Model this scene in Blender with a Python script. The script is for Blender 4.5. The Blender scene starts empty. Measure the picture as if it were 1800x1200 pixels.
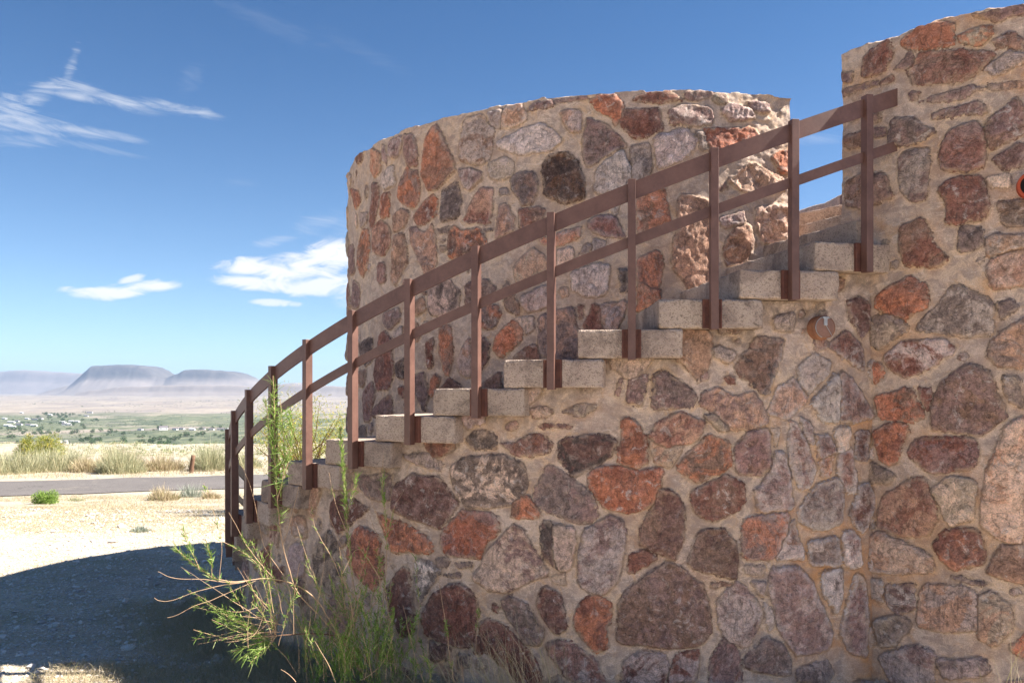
import bpy, math, random
import numpy as np
from mathutils import Matrix, Vector
random.seed(7); rng = np.random.default_rng(7)
SC = bpy.context.scene; COL = SC.collection
F, HY = 1431.0, 690.0                     # focal length and horizon row, in photo pixels (1800 wide)
CX, CY = 1.083, 8.013                     # axis of the round tower and of the stair
RP, RB, RW, RD = 3.651, 3.62, 3.53, 2.64  # radii: posts, tread ends, stair wall, tower
T0, DT, Z0, RISE, PH = -1.334, 0.119, 0.6645, 0.16, 0.958
HT = 1.984                                # top of the walls
C2X, C2Y, R2 = 3.18, 5.43, 1.40           # round wall on the right
R = math.radians

# ---------------------------------------------------------------- noise
def _h(ix, iy, s):
    n = (ix.astype(np.int64)*374761393 + iy.astype(np.int64)*668265263 + s*1274126177) & 0x7fffffff
    n = ((n ^ (n >> 13))*1274126177) & 0x7fffffff
    n = ((n ^ (n >> 15))*2246822519) & 0x7fffffff
    return (n ^ (n >> 16)) % 65536/32768.0 - 1
def vn(x, y, s=0):
    x = np.asarray(x, float); y = np.asarray(y, float)
    ix = np.floor(x); iy = np.floor(y); fx = x-ix; fy = y-iy
    fx = fx*fx*(3-2*fx); fy = fy*fy*(3-2*fy); ix = ix.astype(np.int64); iy = iy.astype(np.int64)
    a = _h(ix, iy, s); b = _h(ix+1, iy, s); c = _h(ix, iy+1, s); d = _h(ix+1, iy+1, s)
    return (a*(1-fx)+b*fx)*(1-fy)+(c*(1-fx)+d*fx)*fy
def fbm(x, y, s=0, o=4):
    t = 0; a = 1
    for i in range(o):
        t = t+a*vn(x, y, s+i*17); x = x*2.03+5.1; y = y*2.03+1.7; a *= .5
    return t/1.9
def sst(e0, e1, x):
    t = np.clip((x-e0)/(e1-e0), 0, 1); return t*t*(3-2*t)

# ---------------------------------------------------------------- nodes
class NT:
    def __init__(s, tree): s.t = tree; s.n = tree.nodes; s.l = tree.links
    def new(s, ty, **kw):
        n = s.n.new(ty)
        for k, v in kw.items(): setattr(n, k, v)
        return n
    def put(s, sock, v):
        if hasattr(v, 'is_output') or isinstance(v, bpy.types.NodeSocket): s.l.new(v, sock)
        elif v is not None:
            if isinstance(v, (tuple, list)) and len(v) == 3 and sock.type == 'RGBA': v = (*v, 1)
            sock.default_value = v
    def m(s, op, a, b=None, c=None, clamp=False):
        n = s.new('ShaderNodeMath', operation=op, use_clamp=clamp)
        s.put(n.inputs[0], a)
        if b is not None: s.put(n.inputs[1], b)
        if c is not None: s.put(n.inputs[2], c)
        return n.outputs[0]
    def vm(s, op, a, b=None, sc=None):
        n = s.new('ShaderNodeVectorMath', operation=op); s.put(n.inputs[0], a)
        if b is not None: s.put(n.inputs[1], b)
        if sc is not None: s.put(n.inputs['Scale'], sc)
        return n.outputs[0] if op not in ('DOT_PRODUCT', 'LENGTH') else n.outputs['Value']
    def mix(s, f, a, b, bt='MIX'):
        n = s.new('ShaderNodeMix', data_type='RGBA', blend_type=bt)
        s.put(n.inputs[0], f); s.put(n.inputs[6], a); s.put(n.inputs[7], b); return n.outputs[2]
    def noise(s, v, sc, det=5, ro=.55, dist=0.0, dim='3D'):
        n = s.new('ShaderNodeTexNoise', noise_dimensions=dim); s.put(n.inputs['Vector'], v)
        n.inputs['Scale'].default_value = sc; n.inputs['Detail'].default_value = det
        n.inputs['Roughness'].default_value = ro; n.inputs['Distortion'].default_value = dist
        return n.outputs[0]
    def mr(s, v, a, b, c=0.0, d=1.0, smooth=True):
        n = s.new('ShaderNodeMapRange', interpolation_type='SMOOTHSTEP' if smooth else 'LINEAR')
        s.put(n.inputs[0], v)
        for i, q in enumerate((a, b, c, d)): s.put(n.inputs[1+i], q)
        return n.outputs[0]
    def attr(s, name, out='Color'):
        return s.new('ShaderNodeAttribute', attribute_name=name).outputs[out]
    def sep(s, v):
        n = s.new('ShaderNodeSeparateXYZ'); s.put(n.inputs[0], v); return n.outputs
    def comb(s, x, y, z):
        n = s.new('ShaderNodeCombineXYZ'); s.put(n.inputs[0], x); s.put(n.inputs[1], y); s.put(n.inputs[2], z); return n.outputs[0]
def lin(c): return tuple((v/255/12.92 if v <= 10 else ((v/255+.055)/1.055)**2.4) for v in c)
def newmat(name):
    m = bpy.data.materials.new(name); m.use_nodes = True; t = NT(m.node_tree)
    b = m.node_tree.nodes['Principled BSDF']; b.inputs['Roughness'].default_value = .9
    b.inputs['Specular IOR Level'].default_value = .2
    return m, t, b
def bump(t, b, h, strength=.5, dist=.01):
    n = t.new('ShaderNodeBump'); n.inputs['Strength'].default_value = strength; n.inputs['Distance'].default_value = dist
    t.put(n.inputs['Height'], h); t.l.new(n.outputs[0], b.inputs['Normal'])
def pos(t): return t.new('ShaderNodeNewGeometry').outputs['Position']
def objco(t): return t.new('ShaderNodeTexCoord').outputs['Object']

def mat_simple(name, col, var=.25, sc=8, rough=.85, metal=0., bs=.3, bsc=60, col2=None, bd=.004, spec=.2):
    m, t, b = newmat(name); p = pos(t)
    n = t.noise(p, sc, 6, .6); n2 = t.noise(p, sc*7, 4, .6)
    c = t.mix(t.mr(n, .35, .65), col, col2 or tuple(v*(1-var) for v in col))
    c = t.mix(1.0, c, t.comb(*(t.m('MULTIPLY_ADD', n2, var*1.6, 1-var*.8),)*3), 'MULTIPLY')
    t.put(b.inputs['Base Color'], c); b.inputs['Roughness'].default_value = rough; b.inputs['Metallic'].default_value = metal
    b.inputs['Specular IOR Level'].default_value = spec
    bump(t, b, t.noise(p, bsc, 5, .6), bs, bd); return m

def mat_wall():
    m, t, b = newmat('rubble_masonry'); p = pos(t)
    sd = t.attr('sd', 'Fac'); ca = t.attr('ca'); cb = t.attr('cb'); rn = t.attr('rn', 'Vector'); wh = t.attr('wh', 'Vector')
    rx, ry, rz = t.sep(rn)[:3]; wx, wy, wz = t.sep(wh)[:3]
    q = t.vm('ADD', p, t.vm('SCALE', rn, sc=9.0))
    fine = t.noise(p, 70, 4, .6)
    msk = t.mr(t.m('ADD', t.m('MULTIPLY_ADD', t.m('SUBTRACT', fine, .5), .034, sd), t.m('MULTIPLY', t.m('SUBTRACT', t.noise(p, 24, 5, .65, .5), .5), .034)), -.0015, .0015)
    # stone body
    n1 = t.noise(q, 7, 8, .62, .9); n2 = t.noise(q, 26, 6, .68, .4); n3 = t.noise(q, 130, 4, .7)
    # bedding streaks for some stones
    sq = t.vm('MULTIPLY', q, (26., 26., 4.)); st = t.noise(sq, 2.2, 5, .6, .5)
    c = t.mix(t.mr(t.noise(q, 4.6, 8, .66, 1.2), .47, .54), ca, t.mix(.75, ca, cb)); c = t.mix(t.m('MULTIPLY', t.mr(n1, .50, .60), .55), c, cb)
    c = t.mix(t.m('MULTIPLY', t.mr(n2, .52, .72), .45), c, t.mix(.5, cb, (.30, .20, .17)))
    c = t.mix(t.m('MULTIPLY', t.mr(st, .5, .68), t.m('MULTIPLY', rz, .55)), c, (.045, .035, .04))
    dk = t.noise(q, 11, 9, .72, 1.6)
    c = t.mix(t.m('MULTIPLY', t.mr(dk, .58, .68), t.m('MULTIPLY', ry, .7)), c, (.045, .035, .036))
    vein = t.m('ABSOLUTE', t.m('SUBTRACT', t.noise(q, 9, 6, .6, 1.2), .5))
    c = t.mix(t.m('MULTIPLY', t.mr(vein, .016, 0.0), .6), c, (.05, .038, .036))
    pale = t.noise(q, 15, 8, .7, .8)
    c = t.mix(t.m('MULTIPLY', t.mr(pale, .55, .64), t.m('MULTIPLY_ADD', rx, .55, .15)), c, (.60, .52, .48))
    c = t.mix(t.mr(t.noise(q, 3.5, 6, .65), .3, .7, .04, .22), c, (.46, .36, .31))
    c = t.mix(1.0, c, t.comb(*(t.mr(n2, .30, .70, .55, 1.45, False),)*3), 'MULTIPLY')
    c = t.mix(1.0, c, t.comb(*(t.mr(n3, .28, .72, .60, 1.4, False),)*3), 'MULTIPLY')
    edge = t.m('MULTIPLY', t.mr(sd, .045, .0), t.mr(t.noise(p, 38, 6, .7), .36, .58))
    c = t.mix(t.m('MULTIPLY', edge, t.m('MULTIPLY', wx, .85)), c, (.74, .69, .68))
    c = t.mix(t.m('MULTIPLY', t.m('MULTIPLY', t.mr(t.noise(p, 22, 8, .75, 1.), .47, .62), wx), .45), c, (.56, .50, .50))
    # mortar
    a1 = t.noise(p, 3.2, 6, .6); a2 = t.noise(p, 17, 6, .65, .6); a3 = t.noise(p, 210, 3, .7)
    mo = t.mix(t.mr(a1, .38, .62), lin((201, 178, 163)), lin((208, 182, 158)))
    mo = t.mix(t.m('MULTIPLY', t.mr(a2, .42, .60), .9), mo, lin((160, 142, 133)))
    mo = t.mix(t.m('MULTIPLY', t.mr(t.noise(t.vm('MULTIPLY', p, (1., 1., 2.4)), 13, 7, .7, 1.2), .54, .62), .6), mo, lin((224, 204, 186)))
    mo = t.mix(t.m('MULTIPLY', t.mr(t.noise(p, 8, 7, .7, .7), .54, .66), .55), mo, lin((204, 166, 128)))
    mo = t.mix(t.m('MULTIPLY', t.mr(t.noise(p, 6, 7, .7), .3, .55), t.m('MULTIPLY', wy, .95)), mo, lin((194, 140, 92)))
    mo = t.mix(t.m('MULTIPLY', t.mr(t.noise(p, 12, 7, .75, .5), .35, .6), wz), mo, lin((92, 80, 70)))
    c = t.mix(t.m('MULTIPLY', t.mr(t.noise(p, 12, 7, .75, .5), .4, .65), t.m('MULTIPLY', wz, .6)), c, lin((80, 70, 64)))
    mo = t.mix(t.m('MULTIPLY', t.mr(t.m('ADD', sd, t.m('MULTIPLY', t.m('SUBTRACT', a2, .5), .03)), -.024, .0), t.mr(t.noise(p, 5, 6, .7), .35, .7, .0, .5)), mo, lin((212, 180, 144)))
    mo = t.mix(t.m('MULTIPLY', t.mr(t.m('ADD', sd, t.m('MULTIPLY', t.m('SUBTRACT', a2, .5), .03)), -.014, -.034), t.mr(t.noise(p, 7, 6, .7), .35, .7, .1, .5)), mo, lin((184, 166, 154)))
    mo = t.mix(1.0, mo, t.comb(*(t.mr(a3, .25, .75, .66, 1.32, False),)*3), 'MULTIPLY')
    mo = t.mix(t.m('MULTIPLY', t.mr(t.noise(p, 2.3, 8, .72, .8), .50, .60), .5), mo, lin((158, 134, 120)))
    smear = t.m('MULTIPLY', t.mr(sd, .030, .0), t.mr(t.noise(p, 19, 7, .7, .8), .46, .58))
    c = t.mix(t.m('MULTIPLY', smear, .8), c, mo); c = t.mix(t.m('MULTIPLY', t.mr(t.noise(p, 31, 7, .72, .5), .57, .66), .35), c, mo)
    rim = t.m('MULTIPLY', t.mr(t.m('ABSOLUTE', t.m('ADD', sd, .004)), .009, .001), .22)
    out = t.mix(msk, mo, c); out = t.mix(t.m('MULTIPLY', rim, t.mr(t.noise(p, 14, 4, .6), .42, .6)), out, (.10, .075, .06))
    t.put(b.inputs['Base Color'], out)
    h = t.m('ADD', t.m('MULTIPLY', t.m('MULTIPLY', t.noise(q, 30, 7, .75, .7), 1.3), msk), t.m('MULTIPLY', a3, .34)); h = t.m('ADD', h, t.m('MULTIPLY', t.m('MULTIPLY', a2, .8), t.m('SUBTRACT', 1., msk)))
    h = t.m('ADD', h, t.m('MULTIPLY', msk, .32)); h = t.m('ADD', h, t.m('MULTIPLY', t.m('MULTIPLY', t.mr(vein, 0., .03), .2), msk))
    bump(t, b, h, 1., .013); return m

# ---------------------------------------------------------------- objects
def tag(o, label=None, cat=None, group=None, kind=None):
    if label: o['label'] = label
    if cat: o['category'] = cat
    if group: o['group'] = group
    if kind: o['kind'] = kind
    return o
def link(name, me, mats=(), parent=None, loc=(0, 0, 0)):
    for q in mats: me.materials.append(q)
    o = bpy.data.objects.new(name, me); COL.objects.link(o); o.location = loc
    if parent: o.parent = parent
    return o
def empty(name, loc=(0, 0, 0)):
    o = bpy.data.objects.new(name, None); COL.objects.link(o); o.location = loc; o.empty_display_size = .2; return o
def npmesh(name, V, Q, smooth=True, nv=4, mi=None):
    me = bpy.data.meshes.new(name); V = np.asarray(V, np.float32).reshape(-1, 3); Q = np.asarray(Q, np.int32).reshape(-1, nv)
    me.vertices.add(len(V)); me.vertices.foreach_set('co', V.ravel())
    me.loops.add(Q.size); me.loops.foreach_set('vertex_index', Q.ravel())
    me.polygons.add(len(Q)); me.polygons.foreach_set('loop_start', np.arange(0, Q.size, nv, dtype=np.int32))
    me.polygons.foreach_set('loop_total', np.full(len(Q), nv, np.int32))
    me.polygons.foreach_set('use_smooth', np.full(len(Q), smooth))
    if mi is not None: me.polygons.foreach_set('material_index', np.asarray(mi, np.int32))
    me.update(calc_edges=True); return me
def fattr(me, name, data, ty='FLOAT'):
    a = me.attributes.new(name, ty, 'POINT')
    a.data.foreach_set({'FLOAT': 'value', 'FLOAT_COLOR': 'color', 'FLOAT_VECTOR': 'vector'}[ty], np.asarray(data, np.float32).ravel())
def gridq(nc, nr):
    i = np.arange((nc-1)*(nr-1)); c = i//(nr-1); r = i % (nr-1); a = c*nr+r
    return np.stack([a, a+nr, a+nr+1, a+1], 1)

# ---------------------------------------------------------------- traced stones, x,y in photo pixels, two letters = two tones
STONES = {'D': """
to 656,265 669,271 670,296 660,310 653,298|lm 672,256 680,260 681,288 673,281|ml 686,250 708,241 704,267 698,276 685,277|rm 712,240 729,240 736,271 735,290 717,290 712,269
ob 767,221 777,238 796,279 800,296 792,308 767,333 754,333 744,308 747,273 750,246|bl 819,212 846,205 867,231 865,262 858,285 829,288 808,277 810,252|lw 673,308 692,292 696,325 677,333
og 717,292 727,304 736,304 739,344 727,365 710,358 701,346 704,325|rm 654,323 665,327 666,356 659,388 653,406 650,394 652,362|or 618,333 631,337 634,354 625,369|or 671,344 686,340 685,379 669,381
lg 632,375 647,373 645,390 633,400|ml 808,300 829,298 846,306 844,317 827,335 819,329|ly 860,290 881,281 899,283 902,308 881,315 865,310|qq 779,335 804,322 812,350 806,381 777,389 778,356
rt 848,333 868,333 865,367 860,391 817,390 827,362 835,346|ro 762,344 770,354 767,379 738,396 729,381 740,362|bt 692,383 706,367 721,379 710,400 694,407|tr 655,400 671,387 685,402 686,429 673,450 656,440
ob 635,406 646,404 650,432 646,468 638,484 628,465 630,430|tb 693,420 708,411 716,438 716,462 706,480 698,500 688,490 690,455|tg 721,402 733,400 746,410 758,394 765,419 766,450 762,475 745,480 735,455 724,428
gg 771,404 791,400 790,408 775,411|ok 792,410 801,399 813,408 840,402 854,420 852,432 833,445 800,455 790,450|gb 773,421 783,422 781,427|by 773,433 786,434 785,442 777,441|gg 854,402 866,400 866,405 855,406
tb 877,365 892,362 903,385 903,405 873,419|kg 881,331 892,331 892,342 881,341|tp 889,192 914,184 927,206 916,221 883,223|lm 858,200 883,194 879,225 866,222|dm 932,190 943,181 966,177 970,187 935,195
lw 880,250 912,231 954,215 970,229 985,246 964,267 908,271 881,262|lt 985,200 1020,198 1018,231 1002,231 993,219|mg 977,177 993,173 1027,171 1027,176 978,183|or 1039,179 1064,170 1081,170 1095,185 1091,208 1081,219 1075,208 1054,198
mg 1035,210 1073,227 1101,258 1068,271 1037,294 1025,273 1027,238|rd 1098,196 1130,194 1155,193 1165,225 1143,241 1120,242 1108,236 1092,218|qb 898,321 914,304 939,306 945,333 935,356 918,360 906,338
Bk 952,298 968,275 995,271 1014,283 1027,317 1025,348 989,357 960,342 958,317|rb 914,371 943,365 956,369 952,385 945,402 916,402|lw 1068,283 1095,267 1106,296 1108,323 1060,342 1048,333 1050,302
lg 1110,262 1120,258 1143,258 1146,300 1130,318 1112,318|lw 1154,242 1204,227 1223,250 1217,267 1188,285 1158,296|ml 1179,198 1200,186 1246,192 1250,215 1225,223 1183,219|rb 1117,175 1142,162 1171,160 1196,177 1162,183 1121,179
mg 1204,162 1246,162 1248,171 1225,178 1208,175|xr 1236,231 1254,227 1321,227 1331,240 1310,262 1281,272 1254,275 1247,255|lm 1267,198 1283,183 1317,192 1325,210 1287,212|lm 1315,179 1350,181 1354,198 1329,196
xo 1356,275 1388,262 1388,304 1369,302|pt 1283,317 1321,287 1358,308 1388,323 1371,333 1321,342 1298,333|gl 1222,235 1237,235 1243,262 1233,264|bo 1122,354 1135,340 1168,335 1173,370 1177,390 1170,402 1138,411 1121,408
tb 1192,358 1198,346 1215,350 1245,358 1252,408 1252,470 1242,498 1209,509 1200,492 1179,463 1184,427 1190,411|or 1121,457 1150,442 1159,446 1163,465 1159,505 1142,501 1121,494|ot 1121,497 1158,508 1158,530 1121,549
tb 1290,402 1315,396 1326,427 1311,459 1276,465 1273,432|pt 1328,365 1388,362 1388,423 1343,429 1330,398|lm 1265,385 1301,373 1307,392 1273,400|ot 952,422 1018,398 1018,420 982,432 958,430
mr 1036,393 1054,382 1078,382 1090,400 1094,416 1062,416 1040,402|pp 982,443 1004,436 1006,457 984,470|yt 905,467 937,439 955,454 966,481 945,490 909,497|lw 1004,481 1051,465 1069,470 1063,515 1035,522 1008,508
kk 1087,477 1103,475 1103,506 1094,511 1088,490|tl 920,520 950,506 966,506 966,537 932,547 919,533|bg 883,513 892,497 900,510 914,537 912,551 894,545|dg 822,500 857,491 874,515 862,523 842,532 821,535
go 842,540 871,538 880,552 868,576 848,576 840,560|pl 907,562 937,558 939,578 923,587|ot 874,589 905,565 922,578 912,603 880,628 871,614|br 896,633 939,605 950,633|gt 950,558 979,547 1006,542 1011,573 1020,590 1022,633 975,633 950,620 948,594
rb 1027,570 1038,551 1042,538 1056,542 1054,569 1063,583 1028,581|lt 1054,538 1101,531 1092,560 1081,580 1063,578|rr 1016,538 1027,540 1024,560 1018,558|gg 1018,448 1031,430 1040,432 1036,445|ll 1045,421 1063,427 1063,441 1045,448
rm 664,465 676,465 679,493 666,496|mm 620,494 632,500 631,541 619,541|pk 755,506 787,494 810,512 804,541 775,558 755,547|bt 728,532 743,523 749,541 731,555|mg 676,552 702,541 705,561 687,579 676,570
rd 668,592 679,583 691,602 690,625 694,655 684,680 664,684 658,655 665,625|gk 632,605 655,593 655,634 641,643|bb 630,655 644,649 641,678 630,676|rb 749,605 762,596 760,643 750,646|ob 773,580 792,576 797,617 790,656 781,654 773,617
tl 804,634 816,608 826,595 830,657 810,657|dk 843,587 862,605 857,634 843,652 835,620|oo 752,687 763,659 773,669 760,695|dd 775,684 790,665 810,681 808,686 777,687|bm 843,678 877,652 880,682 845,684
mk 728,663 746,657 752,692 746,722 728,687|rr 701,681 711,681 709,698 702,695|mr 641,692 655,672 661,692 650,739 641,736|bm 658,716 687,690 690,730 656,732|gg 629,754 644,748 644,770 629,770|bk 697,640 711,632 711,663 700,660
ll 693,582 708,576 708,596 695,598|mm 613,435 622,432 624,480 616,484""",
'L': """
dm 696,856 714,846 728,833 752,840 772,842 792,868 804,884 784,914 772,926 728,908 694,898|or 664,904 688,910 720,922 752,944 758,968 690,968 680,940|xm 780,936 814,896 832,900 860,902 874,912 874,936 854,952 844,980 810,976 788,972 778,956
pk 796,822 816,806 876,800 914,812 926,844 920,866 894,888 850,892 826,890 804,870|yk 822,772 840,758 870,764 868,788 832,786|rm 884,776 905,778 925,768 945,763 965,780 962,795 940,800 910,800 896,790|ob 904,888 908,878 928,872 942,888 948,906 902,908
gm 939,870 967,819 999,837 1041,870 1048,907 1027,918 964,900 946,884|kd 982,781 1004,770 1053,763 1079,774 1072,800 1046,821 1011,833 995,821 985,802|or 1093,742 1107,737 1125,751 1135,772 1138,809 1123,821 1102,816 1086,807 1088,791 1093,772
xo 1037,837 1055,823 1097,821 1118,830 1160,823 1156,851 1144,886 1109,898 1069,893 1051,875 1039,856|tr 1144,767 1155,745 1180,733 1200,728 1237,743 1225,768 1212,780 1170,783 1155,775|ty 1146,775 1172,786 1203,784 1175,820 1153,812
mg 1150,665 1170,655 1190,668 1220,690 1219,712 1190,716 1150,716|mg 1107,660 1139,660 1130,709 1100,706|mm 1085,674 1093,668 1087,695 1081,693|gy 992,723 1023,709 1048,713 1023,730|rg 950,746 999,746 995,753 953,753
bd 1153,865 1177,863 1190,875 1203,898 1198,950 1186,979 1155,968 1127,955 1130,920 1150,890|ml 1028,935 1045,925 1070,910 1090,918 1097,932 1095,960 1090,990 1085,1020 1070,1038 1045,1042 1020,1025 1016,1010 1020,975
kd 950,925 967,920 972,955 978,994 958,978 950,955|yp 972,925 1010,930 1012,962 1000,999 981,997 974,965|mp 852,980 876,950 905,922 925,940 935,965 960,1000 960,1010 930,1018 915,1028 890,1040 860,1035 835,1012 850,995
yy 969,1013 990,1011 992,1028 976,1025|rd 943,1060 960,1032 981,1046 990,1069 996,1097 978,1109 957,1088|or 1009,1093 1025,1060 1046,1047 1069,1060 1073,1090 1065,1107 1065,1135 1046,1139 1020,1111
bm 1089,1060 1121,1023 1170,990 1200,998 1215,1018 1234,1028 1244,1062 1250,1104 1228,1131 1180,1137 1130,1130 1088,1125 1090,1090|rr 1109,976 1130,969 1151,982 1118,1002 1105,1002|gm 885,1060 900,1050 925,1060 940,1090 955,1107 950,1128 925,1128 905,1100
rd 742,1084 762,1044 790,1030 810,1026 832,1046 842,1080 836,1110 826,1136 786,1126 750,1114|dr 848,1100 862,1088 890,1100 920,1132 945,1165 950,1195 910,1195 888,1168 848,1142|dr 680,1040 706,1000 716,1000 726,1060 728,1105 705,1115 684,1070
wk 730,996 740,982 760,990 774,1004 750,1036 740,1056 730,1036|gg 770,982 790,982 786,996 772,994|gg 802,988 828,989 828,998 804,996|gg 782,1008 806,1007 804,1014 784,1012|rd 836,1120 850,1124 844,1150 832,1146|rr 866,1062 878,1066 874,1076 866,1072
dm 756,1128 788,1134 784,1158 760,1160|gg 804,1150 822,1150 824,1170 806,1170|lr 964,1130 997,1123 1046,1156 1065,1200 1000,1190 969,1153|dl 1094,1200 1102,1158 1130,1144 1165,1149 1172,1174 1160,1200|rl 1176,1180 1190,1150 1228,1143 1218,1195 1176,1200
bo 1191,822 1230,782 1245,765 1280,780 1287,817 1265,830 1225,845|tm 1240,690 1262,682 1290,697 1320,687 1335,707 1347,745 1320,750 1285,755 1262,728 1235,710|yg 1240,730 1257,727 1282,745 1280,757 1262,752|kb 1296,647 1305,627 1332,596 1375,602 1370,630 1352,685 1342,689 1312,667
mb 1295,785 1320,760 1350,757 1354,820 1330,835 1297,825|rr 1277,662 1292,662 1292,674 1278,674|mm 1222,655 1242,652 1242,667 1225,667|lt 1365,685 1392,665 1417,702 1385,735 1352,727|lg 1402,645 1430,622 1457,637 1455,655 1420,690 1407,675
lw 1425,705 1450,680 1465,660 1473,665 1471,740 1440,735|dm 1478,655 1500,672 1520,700 1533,730 1500,740 1475,738|lr 1387,740 1400,750 1420,785 1432,815 1425,850 1405,855 1392,830 1385,792|lm 1405,735 1425,748 1428,778 1418,772
mr 1432,765 1455,765 1467,792 1440,802|ot 1440,808 1465,800 1458,835 1445,838|lg 1355,755 1370,755 1365,785|ml 1362,798 1378,798 1387,840 1393,890 1335,897 1327,860 1345,845 1356,825|pp 1467,755 1492,752 1490,788 1470,790|dd 1503,760 1527,760 1523,807 1503,803
lr 1473,797 1495,790 1507,840 1503,862 1485,862 1472,830|lm 1405,894 1429,858 1468,843 1480,858 1480,918 1438,930 1408,918|dl 1495,900 1508,855 1525,852 1538,879 1519,936 1501,918|rb 1216,864 1240,852 1275,836 1305,850 1307,880 1300,895 1249,915 1225,903
bd 1213,996 1228,939 1270,930 1291,954 1297,984 1291,1015 1255,1005|mo 1303,939 1312,912 1387,903 1363,981 1309,981|bw 1393,912 1415,981 1363,984|gw 1423,951 1473,942 1477,993 1423,993|mw 1480,939 1498,933 1512,951 1513,993 1483,993
gw 1444,1011 1480,999 1480,1050 1468,1077 1450,1050|lm 1351,1038 1360,1002 1402,999 1429,1026 1438,1056 1462,1104 1460,1137 1402,1150 1387,1131 1369,1104|lm 1264,1053 1297,1024 1318,1044 1336,1071 1336,1089 1318,1128 1306,1131 1276,1119 1267,1095
gm 1312,1155 1348,1119 1372,1134 1388,1158 1387,1185 1348,1179 1315,1173|mr 1249,1164 1270,1122 1297,1140 1303,1200 1249,1200|my 1477,1110 1492,1050 1504,1011 1520,1020 1526,1086 1522,1150 1495,1143|ll 1342,1065 1354,1071 1360,1098 1348,1104
gl 1405,1176 1450,1161 1462,1185 1450,1200 1405,1197|ll 1324,1023 1345,1023 1342,1047 1330,1041|yl 1312,993 1345,996 1339,1011 1315,1008|bb 1253,1023 1282,1023 1282,1029 1253,1030|dd 1490,533 1510,523 1527,537 1527,567 1513,592 1497,563
dr 1457,607 1487,583 1513,607 1516,650 1483,630|ly 1360,560 1393,550 1393,583 1363,580|dd 582,885 600,873 630,882 648,894 618,918 597,933 582,918|ro 630,927 666,939 675,1002 660,1038 630,1014 612,972|rr 459,972 474,957 477,1008 465,1008
dd 519,1020 534,1020 540,1056 531,1068 519,1044|yk 549,966 582,930 600,984 606,1050 558,1032|tl 513,909 534,906 540,942 516,942|rr 480,996 501,996 498,1020 483,1020|ll 510,960 534,954 537,1008 510,1014|mg 625,840 688,832 686,880 650,875|ly 712,800 750,795 776,812 772,830 730,812""",
'R': """
rb 1519,100 1562,69 1569,96 1554,125 1519,133|ox 1587,71 1617,46 1671,40 1673,81 1604,87|yo 1687,62 1737,48 1742,62 1721,79 1692,75|bb 1746,75 1775,58 1794,71 1792,85 1758,85|br 1600,125 1625,90 1712,90 1744,94 1725,121 1700,142 1608,150
lp 1733,121 1767,94 1800,94 1792,112 1750,131|mm 1579,117 1604,90 1604,121 1585,121|mb 1483,158 1537,142 1538,150 1488,169|bb 1550,142 1567,131 1571,144 1550,148|gm 1637,171 1696,154 1727,158 1679,177 1637,179|tg 1737,150 1800,142 1796,154 1742,160
ml 1646,196 1721,179 1731,200 1646,208|mg 1565,237 1571,212 1600,208 1640,235 1604,254 1567,254|mr 1652,275 1667,233 1708,217 1725,233 1733,287 1700,302 1658,296|mb 1731,221 1783,175 1800,200 1798,237 1742,262|md 1750,279 1796,254 1800,292 1767,298
ml 1583,275 1629,265 1633,292 1629,346 1600,352 1583,325|bm 1529,304 1554,308 1567,346 1533,362 1490,362 1490,320|rd 1652,333 1679,317 1721,312 1737,354 1725,387 1662,392 1667,362|pp 1737,312 1771,308 1771,329 1742,329|bg 1754,362 1796,354 1800,396 1762,394
br 1587,400 1620,385 1650,437 1667,454 1650,467 1592,467 1582,425|gk 1685,400 1729,404 1725,437 1687,442|tl 1737,417 1800,412 1800,433 1738,452|tp 1737,462 1800,440 1800,500 1742,505|or 1544,528 1564,507 1599,488 1625,504 1627,533 1593,560 1577,552 1545,544
gl 1613,577 1637,547 1677,503 1743,530 1740,587 1683,590 1643,583|gy 1535,563 1570,553 1597,577 1550,612 1533,600|rw 1558,627 1590,600 1657,597 1675,617 1627,650 1593,662 1570,650|bm 1638,750 1637,717 1657,673 1703,642 1737,657 1767,730 1730,760 1677,757
bo 1542,697 1597,683 1623,733 1597,740 1547,733|rr 1613,683 1638,687 1633,710 1627,720|oy 1530,637 1553,640 1555,657 1540,673|ro 1537,760 1570,743 1595,750 1580,807 1563,813 1547,800|rm 1600,797 1617,770 1710,768 1718,800 1710,820 1637,830
yg 1513,823 1537,813 1570,833 1560,850 1515,848|gy 1755,530 1777,527 1787,537 1760,557|tg 1737,623 1750,590 1800,557 1800,647 1750,640|yg 1763,663 1790,663 1800,717 1773,703|tp 1727,867 1737,820 1770,750 1800,740 1800,950 1760,947 1725,917
tr 1550,877 1600,843 1627,843 1647,907 1633,937 1597,942 1547,927|yp 1640,860 1670,840 1713,843 1710,910 1667,917|ro 1643,960 1670,927 1720,933 1728,983 1673,1000|tp 1527,943 1550,937 1633,973 1637,1000 1597,1007 1530,1003|tb 1737,1003 1757,963 1800,960 1800,1023 1773,1020
gg 1677,1010 1737,1027 1710,1028 1673,1015|mw 1560,1030 1603,1027 1607,1063 1580,1077 1560,1060|tl 1623,1027 1693,1030 1713,1047 1717,1100 1670,1110 1613,1093|ty 1718,1050 1743,1043 1777,1067 1780,1100 1750,1133 1720,1113|yg 1540,1093 1577,1080 1603,1097 1577,1130 1547,1133
ml 1547,1150 1607,1133 1647,1147 1640,1200 1570,1200|gl 1650,1157 1727,1157 1737,1183 1667,1193|or 1777,1137 1800,1110 1800,1153|ll 1530,1020 1550,1020 1550,1057 1530,1047|mm 1483,126 1500,129 1496,144 1483,142|mm 1533,229 1554,227 1554,240 1537,242
bb 1487,242 1517,233 1517,258 1487,258|mb 1712,28 1760,14 1800,8 1800,24 1755,36"""}
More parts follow.
